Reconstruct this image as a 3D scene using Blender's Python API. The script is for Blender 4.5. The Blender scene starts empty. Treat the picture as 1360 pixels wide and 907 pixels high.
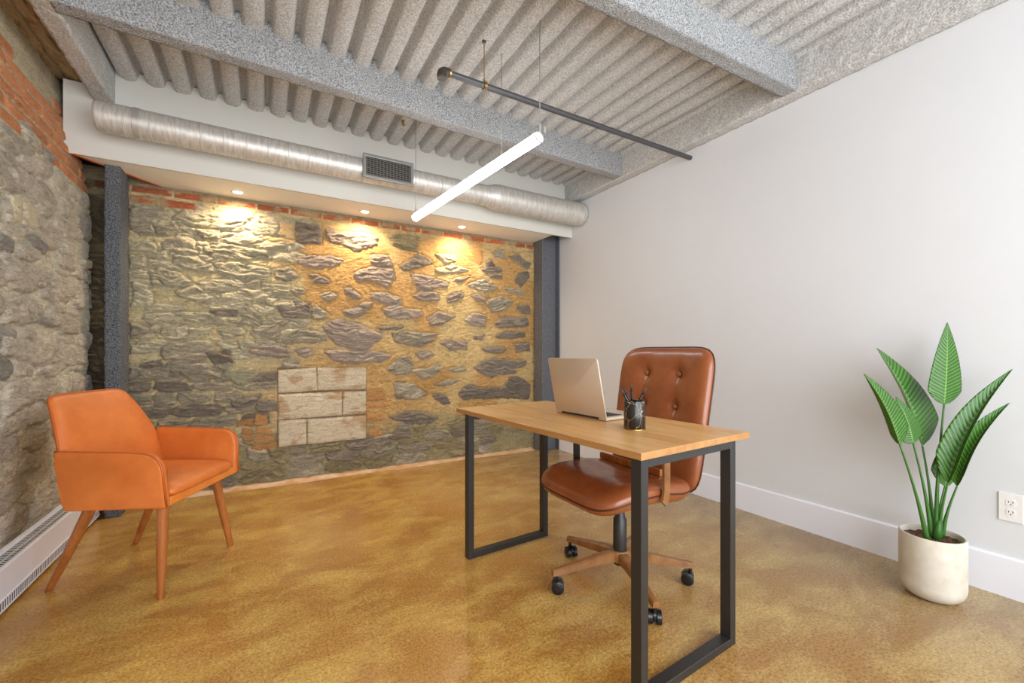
import bpy, bmesh, math, random
import numpy as np
from mathutils import Vector, Matrix

# ------------------------------------------------------------------ camera, light, exposure
C = bpy.context.scene
COL = C.collection
TH = math.atan2(330, 566)
FW = (math.sin(TH), math.cos(TH)); RT = (math.cos(TH), -math.sin(TH))
FPX, CX, HV, EYE = 566.0, 680.0, 467.0, 1.05

cam_d = bpy.data.cameras.new('camera')
cam_d.sensor_width = 36.0
cam_d.lens = FPX / 1360 * 36
cam_d.shift_y = (HV - 453.5) / 1360
cam_d.clip_start = 0.05
cam = bpy.data.objects.new('camera', cam_d)
cam.location = (0, 0, EYE)
cam.rotation_euler = (math.pi / 2, 0, -TH)
COL.objects.link(cam)
C.camera = cam

C.view_settings.view_transform = 'Standard'
C.view_settings.look = 'None'
C.view_settings.gamma = 1.0
C.view_settings.use_curve_mapping = False
C.view_settings.exposure = 0.24
C.cycles.use_denoising = True
C.cycles.max_bounces = 8
C.cycles.diffuse_bounces = 5
C.cycles.sample_clamp_indirect = 6

W = bpy.data.worlds.new('world'); C.world = W
W.use_nodes = True
W.node_tree.nodes['Background'].inputs[0].default_value = (0.93, 0.96, 1.0, 1)
W.node_tree.nodes['Background'].inputs[1].default_value = 1.0

def area(name, loc, rot, sx, sy, power, col):
    d = bpy.data.lights.new(name, 'AREA'); d.shape = 'RECTANGLE'
    d.size = sx; d.size_y = sy; d.energy = power; d.color = col
    o = bpy.data.objects.new(name, d); o.location = loc; o.rotation_euler = rot
    COL.objects.link(o); return o
# added area lamp behind the camera standing in for daylight, tilted towards the ceiling
area('daylight_fill', (0.9, -1.35, 1.45), (math.radians(97), 0, 0), 3.4, 2.3, 118, (0.90, 0.95, 1.0))
SPOT_W, SPOT_C = 33, (1.0, 0.77, 0.52)
TUBE_E = 22.0

# ------------------------------------------------------------------ helpers
def srgb(r, g, b):
    f = lambda c: (c / 255 / 12.92) if c / 255 <= 0.04045 else ((c / 255 + 0.055) / 1.055) ** 2.4
    return (f(r), f(g), f(b))

def at(u, v, zc):
    "point seen at photo pixel (u, v) at depth zc in front of the camera"
    a = (u - CX) / FPX
    return Vector((zc * (FW[0] + a * RT[0]), zc * (FW[1] + a * RT[1]), EYE - (v - HV) / FPX * zc))

def on_y(u, v, Y):
    a = (u - CX) / FPX
    return at(u, v, Y / (FW[1] + a * RT[1]))

def on_x(u, v, X):
    a = (u - CX) / FPX
    return at(u, v, X / (FW[0] + a * RT[0]))

def new_mat(name, col, rough=0.5, metal=0.0, **kw):
    m = bpy.data.materials.new(name); m.use_nodes = True
    b = m.node_tree.nodes['Principled BSDF']
    b.inputs['Base Color'].default_value = (*col, 1)
    b.inputs['Roughness'].default_value = rough
    b.inputs['Metallic'].default_value = metal
    for k, v in kw.items():
        b.inputs[k.replace('_', ' ')].default_value = v
    return m

def N(m, t, **kw):
    n = m.node_tree.nodes.new(t)
    for k, v in kw.items():
        setattr(n, k, v)
    return n
def L(m, a, b): m.node_tree.links.new(a, b)
def BS(m): return m.node_tree.nodes['Principled BSDF']

def tex(m, scale=(1, 1, 1), coord='Object', rot=(0, 0, 0)):
    tc = N(m, 'ShaderNodeTexCoord'); mp = N(m, 'ShaderNodeMapping')
    mp.inputs['Scale'].default_value = scale; mp.inputs['Rotation'].default_value = rot
    L(m, tc.outputs[coord], mp.inputs['Vector']); return mp.outputs['Vector']

def noise(m, vec, scale, detail=4, rough=0.55, dist=0.0):
    n = N(m, 'ShaderNodeTexNoise'); n.inputs['Scale'].default_value = scale
    n.inputs['Detail'].default_value = detail; n.inputs['Roughness'].default_value = rough
    n.inputs['Distortion'].default_value = dist
    L(m, vec, n.inputs['Vector']); return n.outputs['Fac']

def ramp(m, fac, stops):
    r = N(m, 'ShaderNodeValToRGB'); e = r.color_ramp.elements
    while len(e) < len(stops): e.new(0.5)
    for i, (p, c) in enumerate(stops):
        e[i].position = p; e[i].color = (*c, 1) if len(c) == 3 else c
    L(m, fac, r.inputs['Fac']); return r.outputs['Color']

def mix(m, fac, a, b, mode='MIX'):
    x = N(m, 'ShaderNodeMix', data_type='RGBA', blend_type=mode)
    for s, v in ((x.inputs[0], fac), (x.inputs[6], a), (x.inputs[7], b)):
        if isinstance(v, (int, float)): s.default_value = v
        elif isinstance(v, tuple): s.default_value = (*v, 1)
        else: L(m, v, s)
    return x.outputs[2]

def bump(m, h, strength, dist=0.01, prev=None):
    b = N(m, 'ShaderNodeBump'); b.inputs['Strength'].default_value = strength
    b.inputs['Distance'].default_value = dist
    L(m, h, b.inputs['Height'])
    if prev is not None: L(m, prev, b.inputs['Normal'])
    L(m, b.outputs['Normal'], BS(m).inputs['Normal']); return b.outputs['Normal']

def basecol(m, c): L(m, c, BS(m).inputs['Base Color'])

def link(name, me, mat=None, parent=None, loc=None, smooth=False):
    o = bpy.data.objects.new(name, me)
    if mat is not None:
        for q in (mat if isinstance(mat, (list, tuple)) else [mat]): me.materials.append(q)
    if parent is not None: o.parent = parent
    if loc is not None: o.location = loc
    if smooth:
        me.polygons.foreach_set('use_smooth', [True] * len(me.polygons))
    COL.objects.link(o); return o

def obj(name, bm, mat=None, parent=None, smooth=False, loc=None, sharp=None):
    me = bpy.data.meshes.new(name)
    bmesh.ops.recalc_face_normals(bm, faces=bm.faces[:])
    bm.to_mesh(me); bm.free()
    o = link(name, me, mat, parent, loc, smooth or sharp is not None)
    if sharp is not None:
        me.set_sharp_from_angle(angle=math.radians(sharp))
    return o

def thing(name, label, cat, loc=(0, 0, 0), rz=0.0, group=None):
    o = bpy.data.objects.new(name, None); COL.objects.link(o)
    o.empty_display_size = 0.1
    o.location = loc; o.rotation_euler = (0, 0, rz)
    o['label'] = label; o['category'] = cat
    if group: o['group'] = group
    return o

def tag(o, label, cat, group=None):
    o['label'] = label; o['category'] = cat
    if group: o['group'] = group
    return o

def struct(o, label=None):
    o['kind'] = 'structure'
    if label: o['label'] = label
    return o

def box(bm, x0, x1, y0, y1, z0, z1, bev=0.0, seg=2, M=None):
    vs = [bm.verts.new(p) for p in ((x0, y0, z0), (x1, y0, z0), (x1, y1, z0), (x0, y1, z0),
                                    (x0, y0, z1), (x1, y0, z1), (x1, y1, z1), (x0, y1, z1))]
    fs = [bm.faces.new([vs[i] for i in f]) for f in
          ((0, 3, 2, 1), (4, 5, 6, 7), (0, 1, 5, 4), (1, 2, 6, 5), (2, 3, 7, 6), (3, 0, 4, 7))]
    if bev > 0:
        es = list({e for f in fs for e in f.edges})
        r = bmesh.ops.bevel(bm, geom=es, offset=bev, segments=seg, affect='EDGES', profile=0.5)
        vs = list({v for f in r['faces'] for v in f.verts} | {v for v in vs if v.is_valid})
    if M is not None:
        bmesh.ops.transform(bm, matrix=M, verts=[v for v in vs if v.is_valid])
    return vs

def frame_from(d):
    d = d.normalized(); a = Vector((0, 0, 1)) if abs(d.z) < 0.95 else Vector((1, 0, 0))
    x = a.cross(d).normalized(); return x, d.cross(x).normalized(), d

def tube(bm, pts, rad, seg=16, cap=True, sx=1.0, sy=1.0):
    pts = [Vector(p) for p in pts]; n = len(pts)
    rr = rad if isinstance(rad, (list, tuple)) else [rad] * n
    rings = []; px = None
    for i, p in enumerate(pts):
        d = (pts[min(i + 1, n - 1)] - pts[max(i - 1, 0)])
        x, y, d = frame_from(d)
        if px is not None:
            x = (px - d * px.dot(d)).normalized(); y = d.cross(x)
        px = x
        rings.append([bm.verts.new(p + (x * math.cos(t) * sx + y * math.sin(t) * sy) * rr[i])
                      for t in [2 * math.pi * k / seg for k in range(seg)]])
    for a, b in zip(rings, rings[1:]):
        for k in range(seg):
            bm.faces.new((a[k], a[(k + 1) % seg], b[(k + 1) % seg], b[k]))
    if cap:
        bm.faces.new(rings[0][::-1]); bm.faces.new(rings[-1])
    return rings

def lathe(bm, prof, seg=48, c=(0, 0, 0)):
    rings = []
    for r, z in prof:
        if r < 1e-6: rings.append([bm.verts.new((c[0], c[1], c[2] + z))])
        else: rings.append([bm.verts.new((c[0] + r * math.cos(2 * math.pi * k / seg), c[1] + r * math.sin(2 * math.pi * k / seg), c[2] + z)) for k in range(seg)])
    for a, b in zip(rings, rings[1:]):
        for k in range(seg):
            k2 = (k + 1) % seg
            if len(a) == 1 and len(b) == 1: continue
            if len(a) == 1: bm.faces.new((a[0], b[k2], b[k]))
            elif len(b) == 1: bm.faces.new((a[k], a[k2], b[0]))
            else: bm.faces.new((a[k], a[k2], b[k2], b[k]))

def prism(bm, poly, axis, a, b, bev=0.0, seg=3):
    "poly = list of 2D points extruded along axis from a to b"
    def P(p, t):
        if axis == 'y': return (p[0], t, p[1])
        if axis == 'x': return (t, p[0], p[1])
        return (p[0], p[1], t)
    va = [bm.verts.new(P(p, a)) for p in poly]; vb = [bm.verts.new(P(p, b)) for p in poly]
    f0 = bm.faces.new(va); f1 = bm.faces.new(vb[::-1]); n = len(poly)
    for i in range(n):
        bm.faces.new((va[i], vb[i], vb[(i + 1) % n], va[(i + 1) % n]))
    if bev > 0:
        es = list(f0.edges) + list(f1.edges)
        bmesh.ops.bevel(bm, geom=es, offset=bev, segments=seg, affect='EDGES', profile=0.5)

def pad_mesh(w, h, t, front=None, back=None, m=6, n=44, rim=4.0, backt=None, mapf=None):
    """closed cushion: superellipse outline w x h, front bulge t, back bulge backt.
    local x, y in plane, z = front direction; mapf bends the result"""
    bm = bmesh.new(); g = np.linspace(-1, 1, n + 1)
    g = np.sign(g) * (1 - (1 - np.abs(g)) ** 1.6)
    backt = t if backt is None else backt
    def P(a, b, side):
        r = max(abs(a), abs(b))
        if r < 1e-9: x = y = 0.0
        else:
            th = math.atan2(b, a); c, s = math.cos(th), math.sin(th)
            k = r / (abs(c) ** m + abs(s) ** m) ** (1 / m)
            x, y = c * k, s * k
        z = (1 - r ** rim) ** (1 / 2.2) if r < 1 else 0.0
        if side > 0:
            z = z * t
            if front: z = front(x * w / 2, y * h / 2, z, r)
        else:
            z = -z * backt
        p = Vector((x * w / 2, y * h / 2, z))
        return mapf(p) if mapf else p
    F = [[bm.verts.new(P(a, b, 1)) for b in g] for a in g]
    B = [[(F[i][j] if i in (0, n) or j in (0, n) else bm.verts.new(P(a, b, -1))) for j, b in enumerate(g)] for i, a in enumerate(g)]
    for i in range(n):
        for j in range(n):
            bm.faces.new((F[i][j], F[i + 1][j], F[i + 1][j + 1], F[i][j + 1]))
            bm.faces.new((B[i][j + 1], B[i + 1][j + 1], B[i + 1][j], B[i][j]))
    return bm

# ---- numpy noise
class VN:
    def __init__(s, seed): s.g = np.random.RandomState(seed).rand(256, 256).astype(np.float64)
    def __call__(s, x, y):
        xi = np.floor(x).astype(int); yi = np.floor(y).astype(int)
        fx = x - xi; fy = y - yi
        fx = fx * fx * (3 - 2 * fx); fy = fy * fy * (3 - 2 * fy)
        g = s.g; a = g[xi & 255, yi & 255]; b = g[(xi + 1) & 255, yi & 255]
        c = g[xi & 255, (yi + 1) & 255]; d = g[(xi + 1) & 255, (yi + 1) & 255]
        return (a * (1 - fx) + b * fx) * (1 - fy) + (c * (1 - fx) + d * fx) * fy
def fbm(seed, x, y, o=4, gain=0.5):
    t = 0; a = 1; s = 0
    for i in range(o):
        t = t + a * VN(seed + i)(x, y); s += a; a *= gain; x = x * 2.03 + 7.1; y = y * 2.03 + 3.7
    return t / s
def sstep(a, b, x):
    t = np.clip((x - a) / (b - a), 0, 1); return t * t * (3 - 2 * t)
def sd_poly(px, py, poly):
    "signed distance, negative inside"
    d = np.full(px.shape, 1e9); ins = np.zeros(px.shape, bool); n = len(poly)
    for i in range(n):
        ax, ay = poly[i]; bx, by = poly[(i + 1) % n]
        ex, ey = bx - ax, by - ay
        t = np.clip(((px - ax) * ex + (py - ay) * ey) / (ex * ex + ey * ey + 1e-12), 0, 1)
        d = np.minimum(d, (px - ax - t * ex) ** 2 + (py - ay - t * ey) ** 2)
        c = ((ay > py) != (by > py)) & (px < ex * (py - ay) / (ey + 1e-12) + ax)
        ins ^= c
    return np.where(ins, -1, 1) * np.sqrt(d)

def grid_obj(name, P, colr, mat, parent=None, flip=False):
    "P: (n, m, 3) positions, colr: (n, m, 3) linear surface colour"
    n, m = P.shape[:2]
    idx = np.arange(n * m).reshape(n, m)
    q = np.stack([idx[:-1, :-1], idx[1:, :-1], idx[1:, 1:], idx[:-1, 1:]], -1).reshape(-1, 4)
    if flip: q = q[:, ::-1]
    me = bpy.data.meshes.new(name)
    me.vertices.add(n * m); me.vertices.foreach_set('co', P.reshape(-1).astype(np.float32))
    me.loops.add(q.size); me.polygons.add(len(q))
    me.loops.foreach_set('vertex_index', q.reshape(-1).astype(np.int32))
    me.polygons.foreach_set('loop_start', np.arange(0, q.size, 4, dtype=np.int32))
    me.update(calc_edges=True)
    if colr is not None:
        at_ = me.color_attributes.new('stone', 'FLOAT_COLOR', 'POINT')
        rgba = np.concatenate([colr, np.ones((n, m, 1))], -1).astype(np.float32)
        at_.data.foreach_set('color', rgba.reshape(-1))
    return link(name, me, mat, parent, smooth=True)

# ------------------------------------------------------------------ materials
def mat_foam(name, c1, c2, sc=90, bs=0.9, spots=True):
    m = new_mat(name, c1, 0.95)
    v = tex(m)
    n1 = noise(m, v, sc, 3, 0.6); n2 = noise(m, v, 5, 4)
    c = mix(m, ramp(m, n1, [(0.36, (0, 0, 0)), (0.62, (1, 1, 1))]), c2, c1)
    c = mix(m, 0.35, c, ramp(m, n2, [(0.3, (0.8, 0.78, 0.74)), (0.7, (1, 1, 1))]), 'MULTIPLY')
    basecol(m, c); bump(m, n1, bs, 0.010)
    return m
M_FOAM = mat_foam('sprayed_foam', srgb(218, 218, 216), srgb(172, 170, 168), 110, 0.7)
M_BEAM = mat_foam('beam_foam', srgb(204, 206, 208), srgb(118, 120, 122), 150, 1.0)
M_COLF = mat_foam('column_foam', srgb(128, 132, 138), srgb(52, 55, 58), 150, 1.0)

def mat_paint(name, col, var=0.03, rough=0.6):
    m = new_mat(name, col, rough); v = tex(m)
    n = noise(m, v, 3.0, 3)
    basecol(m, mix(m, n, tuple(c * (1 - var) for c in col), tuple(min(1, c * (1 + var)) for c in col)))
    bump(m, noise(m, v, 260, 2), 0.05, 0.002)
    return m
M_WALL = mat_paint('white_wall_paint', srgb(215, 217, 220))
M_TRIMW = mat_paint('white_trim_paint', srgb(231, 232, 240), 0.02, 0.4)
M_SOFF = mat_paint('soffit_paint', srgb(214, 212, 204))

def mat_stone():
    m = new_mat('rubble_stone', (0.5, 0.5, 0.5), 0.9)
    a = N(m, 'ShaderNodeAttribute', attribute_name='stone')
    v = tex(m, (1, 1, 3.2)); n1 = noise(m, v, 16, 10, 0.78, 1.0); n2 = noise(m, tex(m, (1, 1, 1.8)), 120, 5, 0.75)
    c = mix(m, 0.8, a.outputs['Color'], ramp(m, n1, [(0.34, (0.42, 0.40, 0.38)), (0.45, (1.05, 1.04, 1.02)), (0.58, (1.3, 1.3, 1.28)), (0.75, (1.55, 1.55, 1.5))]), 'MULTIPLY')
    c = mix(m, 0.7, c, ramp(m, n2, [(0.32, (0.5, 0.48, 0.46)), (0.48, (1.1, 1.1, 1.1)), (0.68, (1.4, 1.4, 1.4))]), 'MULTIPLY')
    basecol(m, c)
    b = bump(m, n1, 1.0, 0.05); bump(m, n2, 0.7, 0.010, b)
    return m
M_STONE = mat_stone()

def mat_floor():
    m = new_mat('stained_concrete', (0.4, 0.3, 0.1), 0.3)
    v = tex(m); big = noise(m, v, 1.1, 4, 0.55, 0.4); med = noise(m, tex(m, (1.0, 1.7, 1)), 3.2, 6, 0.62, 0.5)
    fine = noise(m, v, 105, 4, 0.8)
    base = ramp(m, big, [(0.3, srgb(160, 112, 50)), (0.5, srgb(180, 132, 66)), (0.7, srgb(196, 152, 92))])
    fg = noise(m, v, 60, 3, 0.7)
    ma_ = N(m, 'ShaderNodeMath', operation='MULTIPLY_ADD'); L(m, fg, ma_.inputs[0]); ma_.inputs[1].default_value = 0.35; L(m, med, ma_.inputs[2])
    gold = ramp(m, ma_.outputs[0], [(0.60, (0, 0, 0)), (0.92, (0.85, 0.85, 0.85))])
    c = mix(m, gold, base, srgb(222, 190, 104))
    # grey-brown towards the white wall: part stain, part the wall's reflection painted in
    sx = N(m, 'ShaderNodeSeparateXYZ'); L(m, v, sx.inputs[0])
    add = N(m, 'ShaderNodeMath', operation='MULTIPLY_ADD'); L(m, med, add.inputs[0]); add.inputs[1].default_value = 1.6
    L(m, sx.outputs['X'], add.inputs[2])
    mr = N(m, 'ShaderNodeMapRange'); L(m, add.outputs[0], mr.inputs['Value'])
    mr.inputs['From Min'].default_value = 1.7; mr.inputs['From Max'].default_value = 3.6
    grey = mix(m, gold, srgb(150, 128, 98), srgb(196, 170, 118))
    c = mix(m, mr.outputs['Result'], c, grey)
    sp = ramp(m, fine, [(0.36, (0.42, 0.36, 0.28)), (0.52, (0.98, 0.98, 0.98)), (0.68, (1.35, 1.35, 1.25))])
    c = mix(m, 0.8, c, sp, 'MULTIPLY')
    basecol(m, c)
    r = ramp(m, noise(m, v, 14, 4), [(0.3, (0.17, 0.17, 0.17)), (0.7, (0.30, 0.30, 0.30))])
    L(m, r, BS(m).inputs['Roughness'])
    bump(m, fine, 0.04, 0.001)
    return m
M_FLOOR = mat_floor()
def mat_cove():
    m = new_mat('cove_concrete', srgb(205, 170, 135), 0.6); v = tex(m)
    basecol(m, ramp(m, noise(m, v, 9, 4), [(0.35, srgb(196, 152, 108)), (0.65, srgb(222, 190, 160))])); return m
M_COVE = mat_cove()

def mat_leather(name, c1, c2, rough, sc=240):
    m = new_mat(name, c1, rough); v = tex(m)
    basecol(m, ramp(m, noise(m, v, 9, 5, 0.6), [(0.3, c2), (0.7, c1)]))
    vo = N(m, 'ShaderNodeTexVoronoi'); vo.inputs['Scale'].default_value = sc; L(m, v, vo.inputs['Vector'])
    bump(m, vo.outputs['Distance'], 0.12, 0.002); return m
M_ORANGE = mat_leather('tan_orange_leather', srgb(214, 120, 52), srgb(196, 102, 40), 0.42)
M_ORANGE2 = mat_leather('orange_piping', srgb(190, 92, 34), srgb(170, 80, 28), 0.4)
M_COGNAC = mat_leather('cognac_leather', srgb(150, 86, 48), srgb(132, 70, 36), 0.27)
M_COGNAC.node_tree.nodes['Principled BSDF'].inputs['Coat Weight'].default_value = 0.25
M_PIPE_D = new_mat('dark_piping', srgb(74, 34, 20), 0.4)

def mat_wood(name, c1, c2, c3, scale=(1.0, 1.0, 1.0), rough=0.4, ringscale=9):
    m = new_mat(name, c1, rough); v = tex(m, scale)
    n = noise(m, v, 7, 5, 0.6, 0.6); n2 = noise(m, tex(m, tuple(s * 4 for s in scale)), 16, 3, 0.7)
    c = ramp(m, n, [(0.3, c2), (0.5, c1), (0.72, c3)])
    c = mix(m, 0.35, c, ramp(m, n2, [(0.35, (0.72, 0.66, 0.58)), (0.6, (1, 1, 1))]), 'MULTIPLY')
    basecol(m, c); return m
M_OAK = mat_wood('oak_top', srgb(212, 164, 104), srgb(190, 140, 80), srgb(224, 182, 124), (3.5, 0.35, 3.5), 0.32)
M_LEGW = mat_wood('honey_wood', srgb(166, 98, 46), srgb(140, 78, 34), srgb(184, 114, 58), (4, 4, 0.5), 0.35)
M_BRONZE = mat_wood('bronzed_wood', srgb(142, 96, 54), srgb(120, 78, 40), srgb(160, 112, 66), (2, 2, 2), 0.35)
M_BLACK = new_mat('black_powder_coat', srgb(40, 39, 38), 0.38)
M_BLACK2 = new_mat('black_plastic', srgb(24, 24, 26), 0.25)
M_STEEL = new_mat('dark_painted_steel', srgb(92, 94, 100), 0.5)
M_PIPE = new_mat('dark_iron_pipe', srgb(78, 78, 80), 0.4, 0.3)
M_BRASS = new_mat('brass', srgb(196, 160, 96), 0.3, 1.0)
M_ALU = new_mat('aluminium', srgb(200, 196, 190), 0.35, 0.6)
M_LAP = new_mat('laptop_shell', srgb(206, 190, 170), 0.35, 0.35)
M_WHITEP = new_mat('white_plastic', srgb(232, 230, 228), 0.3)
M_WIRE = new_mat('steel_wire', srgb(150, 150, 148), 0.4, 0.5)
M_DARK = new_mat('dark_recess', srgb(22, 20, 19), 0.8)

def mat_duct():
    m = new_mat('galvanised_duct', srgb(186, 184, 178), 0.45, 0.45); v = tex(m, (5, 1, 1))
    n = noise(m, v, 14, 4, 0.6)
    basecol(m, ramp(m, n, [(0.3, srgb(190, 186, 178)), (0.7, srgb(222, 219, 212))]))
    bump(m, n, 0.15, 0.006); return m
M_DUCT = mat_duct()

# ------------------------------------------------------------------ room shell
XR, XL, YB, YN = 2.757, -0.968, 3.88, -1.5
ZS, YF, ZD = 2.228, 3.50, 2.739      # soffit underside, fascia plane, deck underside

bm = bmesh.new()
nx, ny = 60, 60
fl = [[bm.verts.new((-1.15 + (XR + 1.15 + 0.05) * i / nx, YN + (YB + 0.1 - YN) * j / ny, 0)) for j in range(ny + 1)] for i in range(nx + 1)]
for i in range(nx):
    for j in range(ny): bm.faces.new((fl[i][j], fl[i + 1][j], fl[i + 1][j + 1], fl[i][j + 1]))
bmesh.ops.recalc_face_normals(bm, faces=bm.faces[:])
struct(obj('floor', bm, M_FLOOR), 'polished ochre stained concrete floor')

bm = bmesh.new(); box(bm, XR, XR + 0.12, YN, YB + 0.15, 0, 2.80)
struct(obj('wall_right', bm, M_WALL), 'plain white painted wall')
bm = bmesh.new(); prism(bm, [(XR, 0), (XR - 0.014, 0), (XR - 0.014, 0.165), (XR - 0.008, 0.172), (XR, 0.172)], 'y', YN, YB - 0.02)
struct(obj('baseboard_right', bm, M_TRIMW), 'tall flat white baseboard')

# ---- stone wall at the back --------------------------------------------------
ST = [  # origin u, v, zoom, then (tone, flat polygon) in zoomed photo pixels
 (360, 280, 7.555, [
  ('d', 260,115,480,150,510,250,500,320,260,310), ('p', 555,180,760,215,1060,240,1050,330,850,400,720,330,600,300),
  ('p', 270,470,560,450,720,480,640,540,450,565,290,530), ('p', 390,645,470,640,580,690,590,725,470,725),
  ('g', 40,600,160,570,240,620,280,660,160,700,40,670), ('p', 1005,430,1180,460,1220,520,1210,560,1100,560,1010,500),
  ('p', 840,640,900,590,1060,560,1230,590,1250,680,1170,770,1050,720,980,690,880,700),
  ('p', 730,790,790,770,900,850,890,880,760,850), ('g', 500,850,600,820,650,860,560,895),
  ('p', 1000,830,1150,815,1300,870,1280,960,1200,940,1010,880), ('c', -90,80,80,90,70,150,-90,150),
  ('c', -60,320,290,320,350,360,200,400,-60,390), ('c', -100,730,180,740,190,830,-100,840),
  ('o', 1180,250,1280,240,1480,260,1480,400,1240,360), ('g', 200,780,330,770,350,810,250,850), ('t', 90,110,240,130,240,290,90,220)]),
 (530, 300, 7.555, [
  ('d', 15,400,210,280,280,300,335,370,200,410,60,445), ('p', 120,480,250,500,500,580,480,610,400,610,330,640,200,640),
  ('p', 150,700,230,650,400,680,410,740,250,750), ('c', 380,280,570,300,580,340,480,380), ('c', 380,430,560,400,700,440,560,470,400,470),
  ('g', 540,550,620,510,720,510,620,545), ('p', 510,700,600,660,650,690,580,750,510,765),
  ('d', 880,370,940,340,960,400,880,400), ('d', 830,440,880,410,1040,420,1040,455,860,460), ('d', 880,480,1040,480,1040,520,920,520),
  ('g', 950,260,1060,240,1060,330,980,310), ('d', 1110,310,1180,280,1320,370,1290,430,1200,360),
  ('d', 1200,470,1290,460,1310,510,1230,600,1160,550), ('g', 690,590,850,540,1000,620,870,670,770,630),
  ('g', 1070,620,1270,650,1250,680,1110,670), ('g', 880,770,1030,700,1150,770,1060,840,960,860),
  ('d', 1190,800,1310,790,1320,880,1230,870), ('p', 720,700,790,690,890,750,800,750),
  ('r', 560,200,640,195,840,240,860,330,820,400,720,350)]),
 (360, 390, 7.555, [
  ('d', 80,150,210,90,380,100,390,240,100,240), ('g', 390,160,450,120,580,210,470,250,420,250),
  ('p', 710,180,860,150,960,80,1020,100,900,230,770,230), ('p', 1140,160,1230,110,1400,160,1500,170,1530,230,1300,255,1180,230),
  ('p', 500,320,640,260,840,290,1000,360,1110,390,1110,450,960,560,680,510,600,440,540,380),
  ('g', 80,470,240,400,380,360,520,400,550,470,400,500,150,490), ('d', 1080,330,1330,330,1300,355,1110,355),
  ('p', 260,570,400,560,430,620,360,655,290,620), ('p', 540,580,700,560,950,570,1200,620,1110,680,800,690,620,650),
  ('g', -40,540,180,540,230,590,180,640,-40,630), ('p', 1220,400,1360,390,1560,400,1640,460,1500,540,1240,480),
  ('g', 1180,760,1280,660,1380,640,1440,700,1400,780,1260,800), ('g', -80,280,180,270,120,320,-80,330), ('g', -80,370,60,380,80,440,-80,440)]),
 (530, 410, 7.555, [
  ('p', 300,100,400,30,570,80,460,140,340,160), ('p', 660,110,750,50,880,70,860,180,740,170),
  ('d', 960,140,1060,80,1290,90,1300,170,980,180), ('d', 980,260,1090,220,1270,230,1270,280,980,290),
  ('p', 410,345,500,330,700,340,680,410,520,420), ('d', 840,410,950,380,1080,400,1040,440,890,440),
  ('d', 1170,350,1290,340,1310,420,1190,430), ('p', 180,450,290,430,340,470,230,520), ('g', -20,500,120,560,80,650,-20,650),
  ('g', 120,620,280,610,390,560,450,590,350,680,250,710), ('g', 510,610,660,580,680,610,580,635),
  ('d', 840,530,960,500,1280,530,1260,570,1160,590,1190,640,1000,650,940,690,800,620,760,590),
  ('g', 370,770,500,720,590,730,470,780), ('d', -20,740,160,780,270,850,200,900,-20,900),
  ('d', 600,850,700,760,850,800,1020,800,1080,740,1120,680,1200,680,1320,770,1310,900,640,900),
  ('g', -20,240,260,240,390,250,250,310,120,370,-20,330), ('p', 750,280,870,270,840,310,760,310)]),
 (170, 240, 6.476, [
  ('c', 390,310,480,240,640,230,860,290,1060,310,900,400,620,400,430,360), ('c', 600,420,780,420,790,500,640,490,600,460),
  ('c', 1000,370,1290,390,1280,470,1060,460,1010,420), ('c', 650,570,900,550,1200,600,1230,670,1000,670,740,660),
  ('c', 740,720,1000,700,1230,760,1230,820,1000,820,760,790), ('c', 280,530,420,480,560,500,600,610,420,620,300,580),
  ('g', 30,220,270,250,290,290,220,370,20,360), ('g', 20,380,210,380,220,460,90,460), ('g', 230,390,400,380,440,440,330,470,240,460),
  ('c', 20,540,200,520,250,600,140,610,20,590), ('c', 400,640,600,640,720,720,710,780,480,740,400,700),
  ('c', 170,800,260,740,440,780,520,860,420,900,200,890), ('g', 20,640,150,660,140,740,20,760), ('c', 600,870,900,840,1000,880,950,940,640,930),
  ('c', 1060,500,1360,560,1360,600,1150,590,1060,530), ('c', 820,500,1000,430,1160,520,900,530)]),
 (170, 370, 6.476, [
  ('c', 420,100,560,60,740,180,600,210,440,150), ('c', 770,140,930,90,1230,120,1180,180,1000,190,790,170),
  ('c', 380,300,600,290,860,320,840,400,500,370), ('d', 700,285,930,280,920,320,740,315), ('g', 280,600,400,540,640,620,650,700,300,700),
  ('d', 670,650,860,620,900,720,740,740), ('g', 460,810,600,780,820,800,800,860,540,870), ('p', 1040,620,1180,570,1360,580,1360,680,1140,660),
  ('g', 20,770,340,770,350,860,20,900), ('c', 500,420,700,420,690,470,520,480), ('c', 760,440,960,410,1000,470,820,510),
  ('g', 1080,420,1280,400,1300,480,1100,460), ('c', 980,230,1270,240,1260,310,1060,320), ('c', 620,230,980,200,970,260,700,260),
  ('c', 20,550,250,560,260,620,30,640), ('g', 20,380,180,400,180,450,20,500), ('c', 30,40,180,60,200,220,30,240),
  ('c', 1180,180,1400,190,1420,240,1200,230)]),
 (280, 480, 5.668, [
  ('s', 100,50,320,55,330,120,250,190,190,170,110,110), ('d', 160,320,250,270,370,255,350,300,220,360),
  ('b', 190,450,320,425,330,490,190,490), ('b', 335,400,430,400,430,480,335,480), ('b', 230,505,325,505,325,550,240,560),
  ('b', 340,490,450,490,460,540,340,545), ('b', 330,552,480,555,490,600,330,600), ('b', 230,568,320,568,310,610,240,610),
  ('b', 300,620,500,608,530,650,300,670)]),
 (480, 500, 5.913, [
  ('g', 270,50,420,70,500,130,440,180,380,180,280,120), ('d', 560,140,660,150,700,210,640,220,580,170),
  ('d', 220,320,400,280,600,310,560,360,380,380), ('d', 210,480,280,430,380,440,370,480,230,495),
  ('b', 45,110,170,100,200,185,50,190), ('b', 50,200,220,200,230,240,50,245), ('b', 45,290,170,280,160,350,45,360), ('b', 60,420,150,410,160,470,60,480)]),
]
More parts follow.
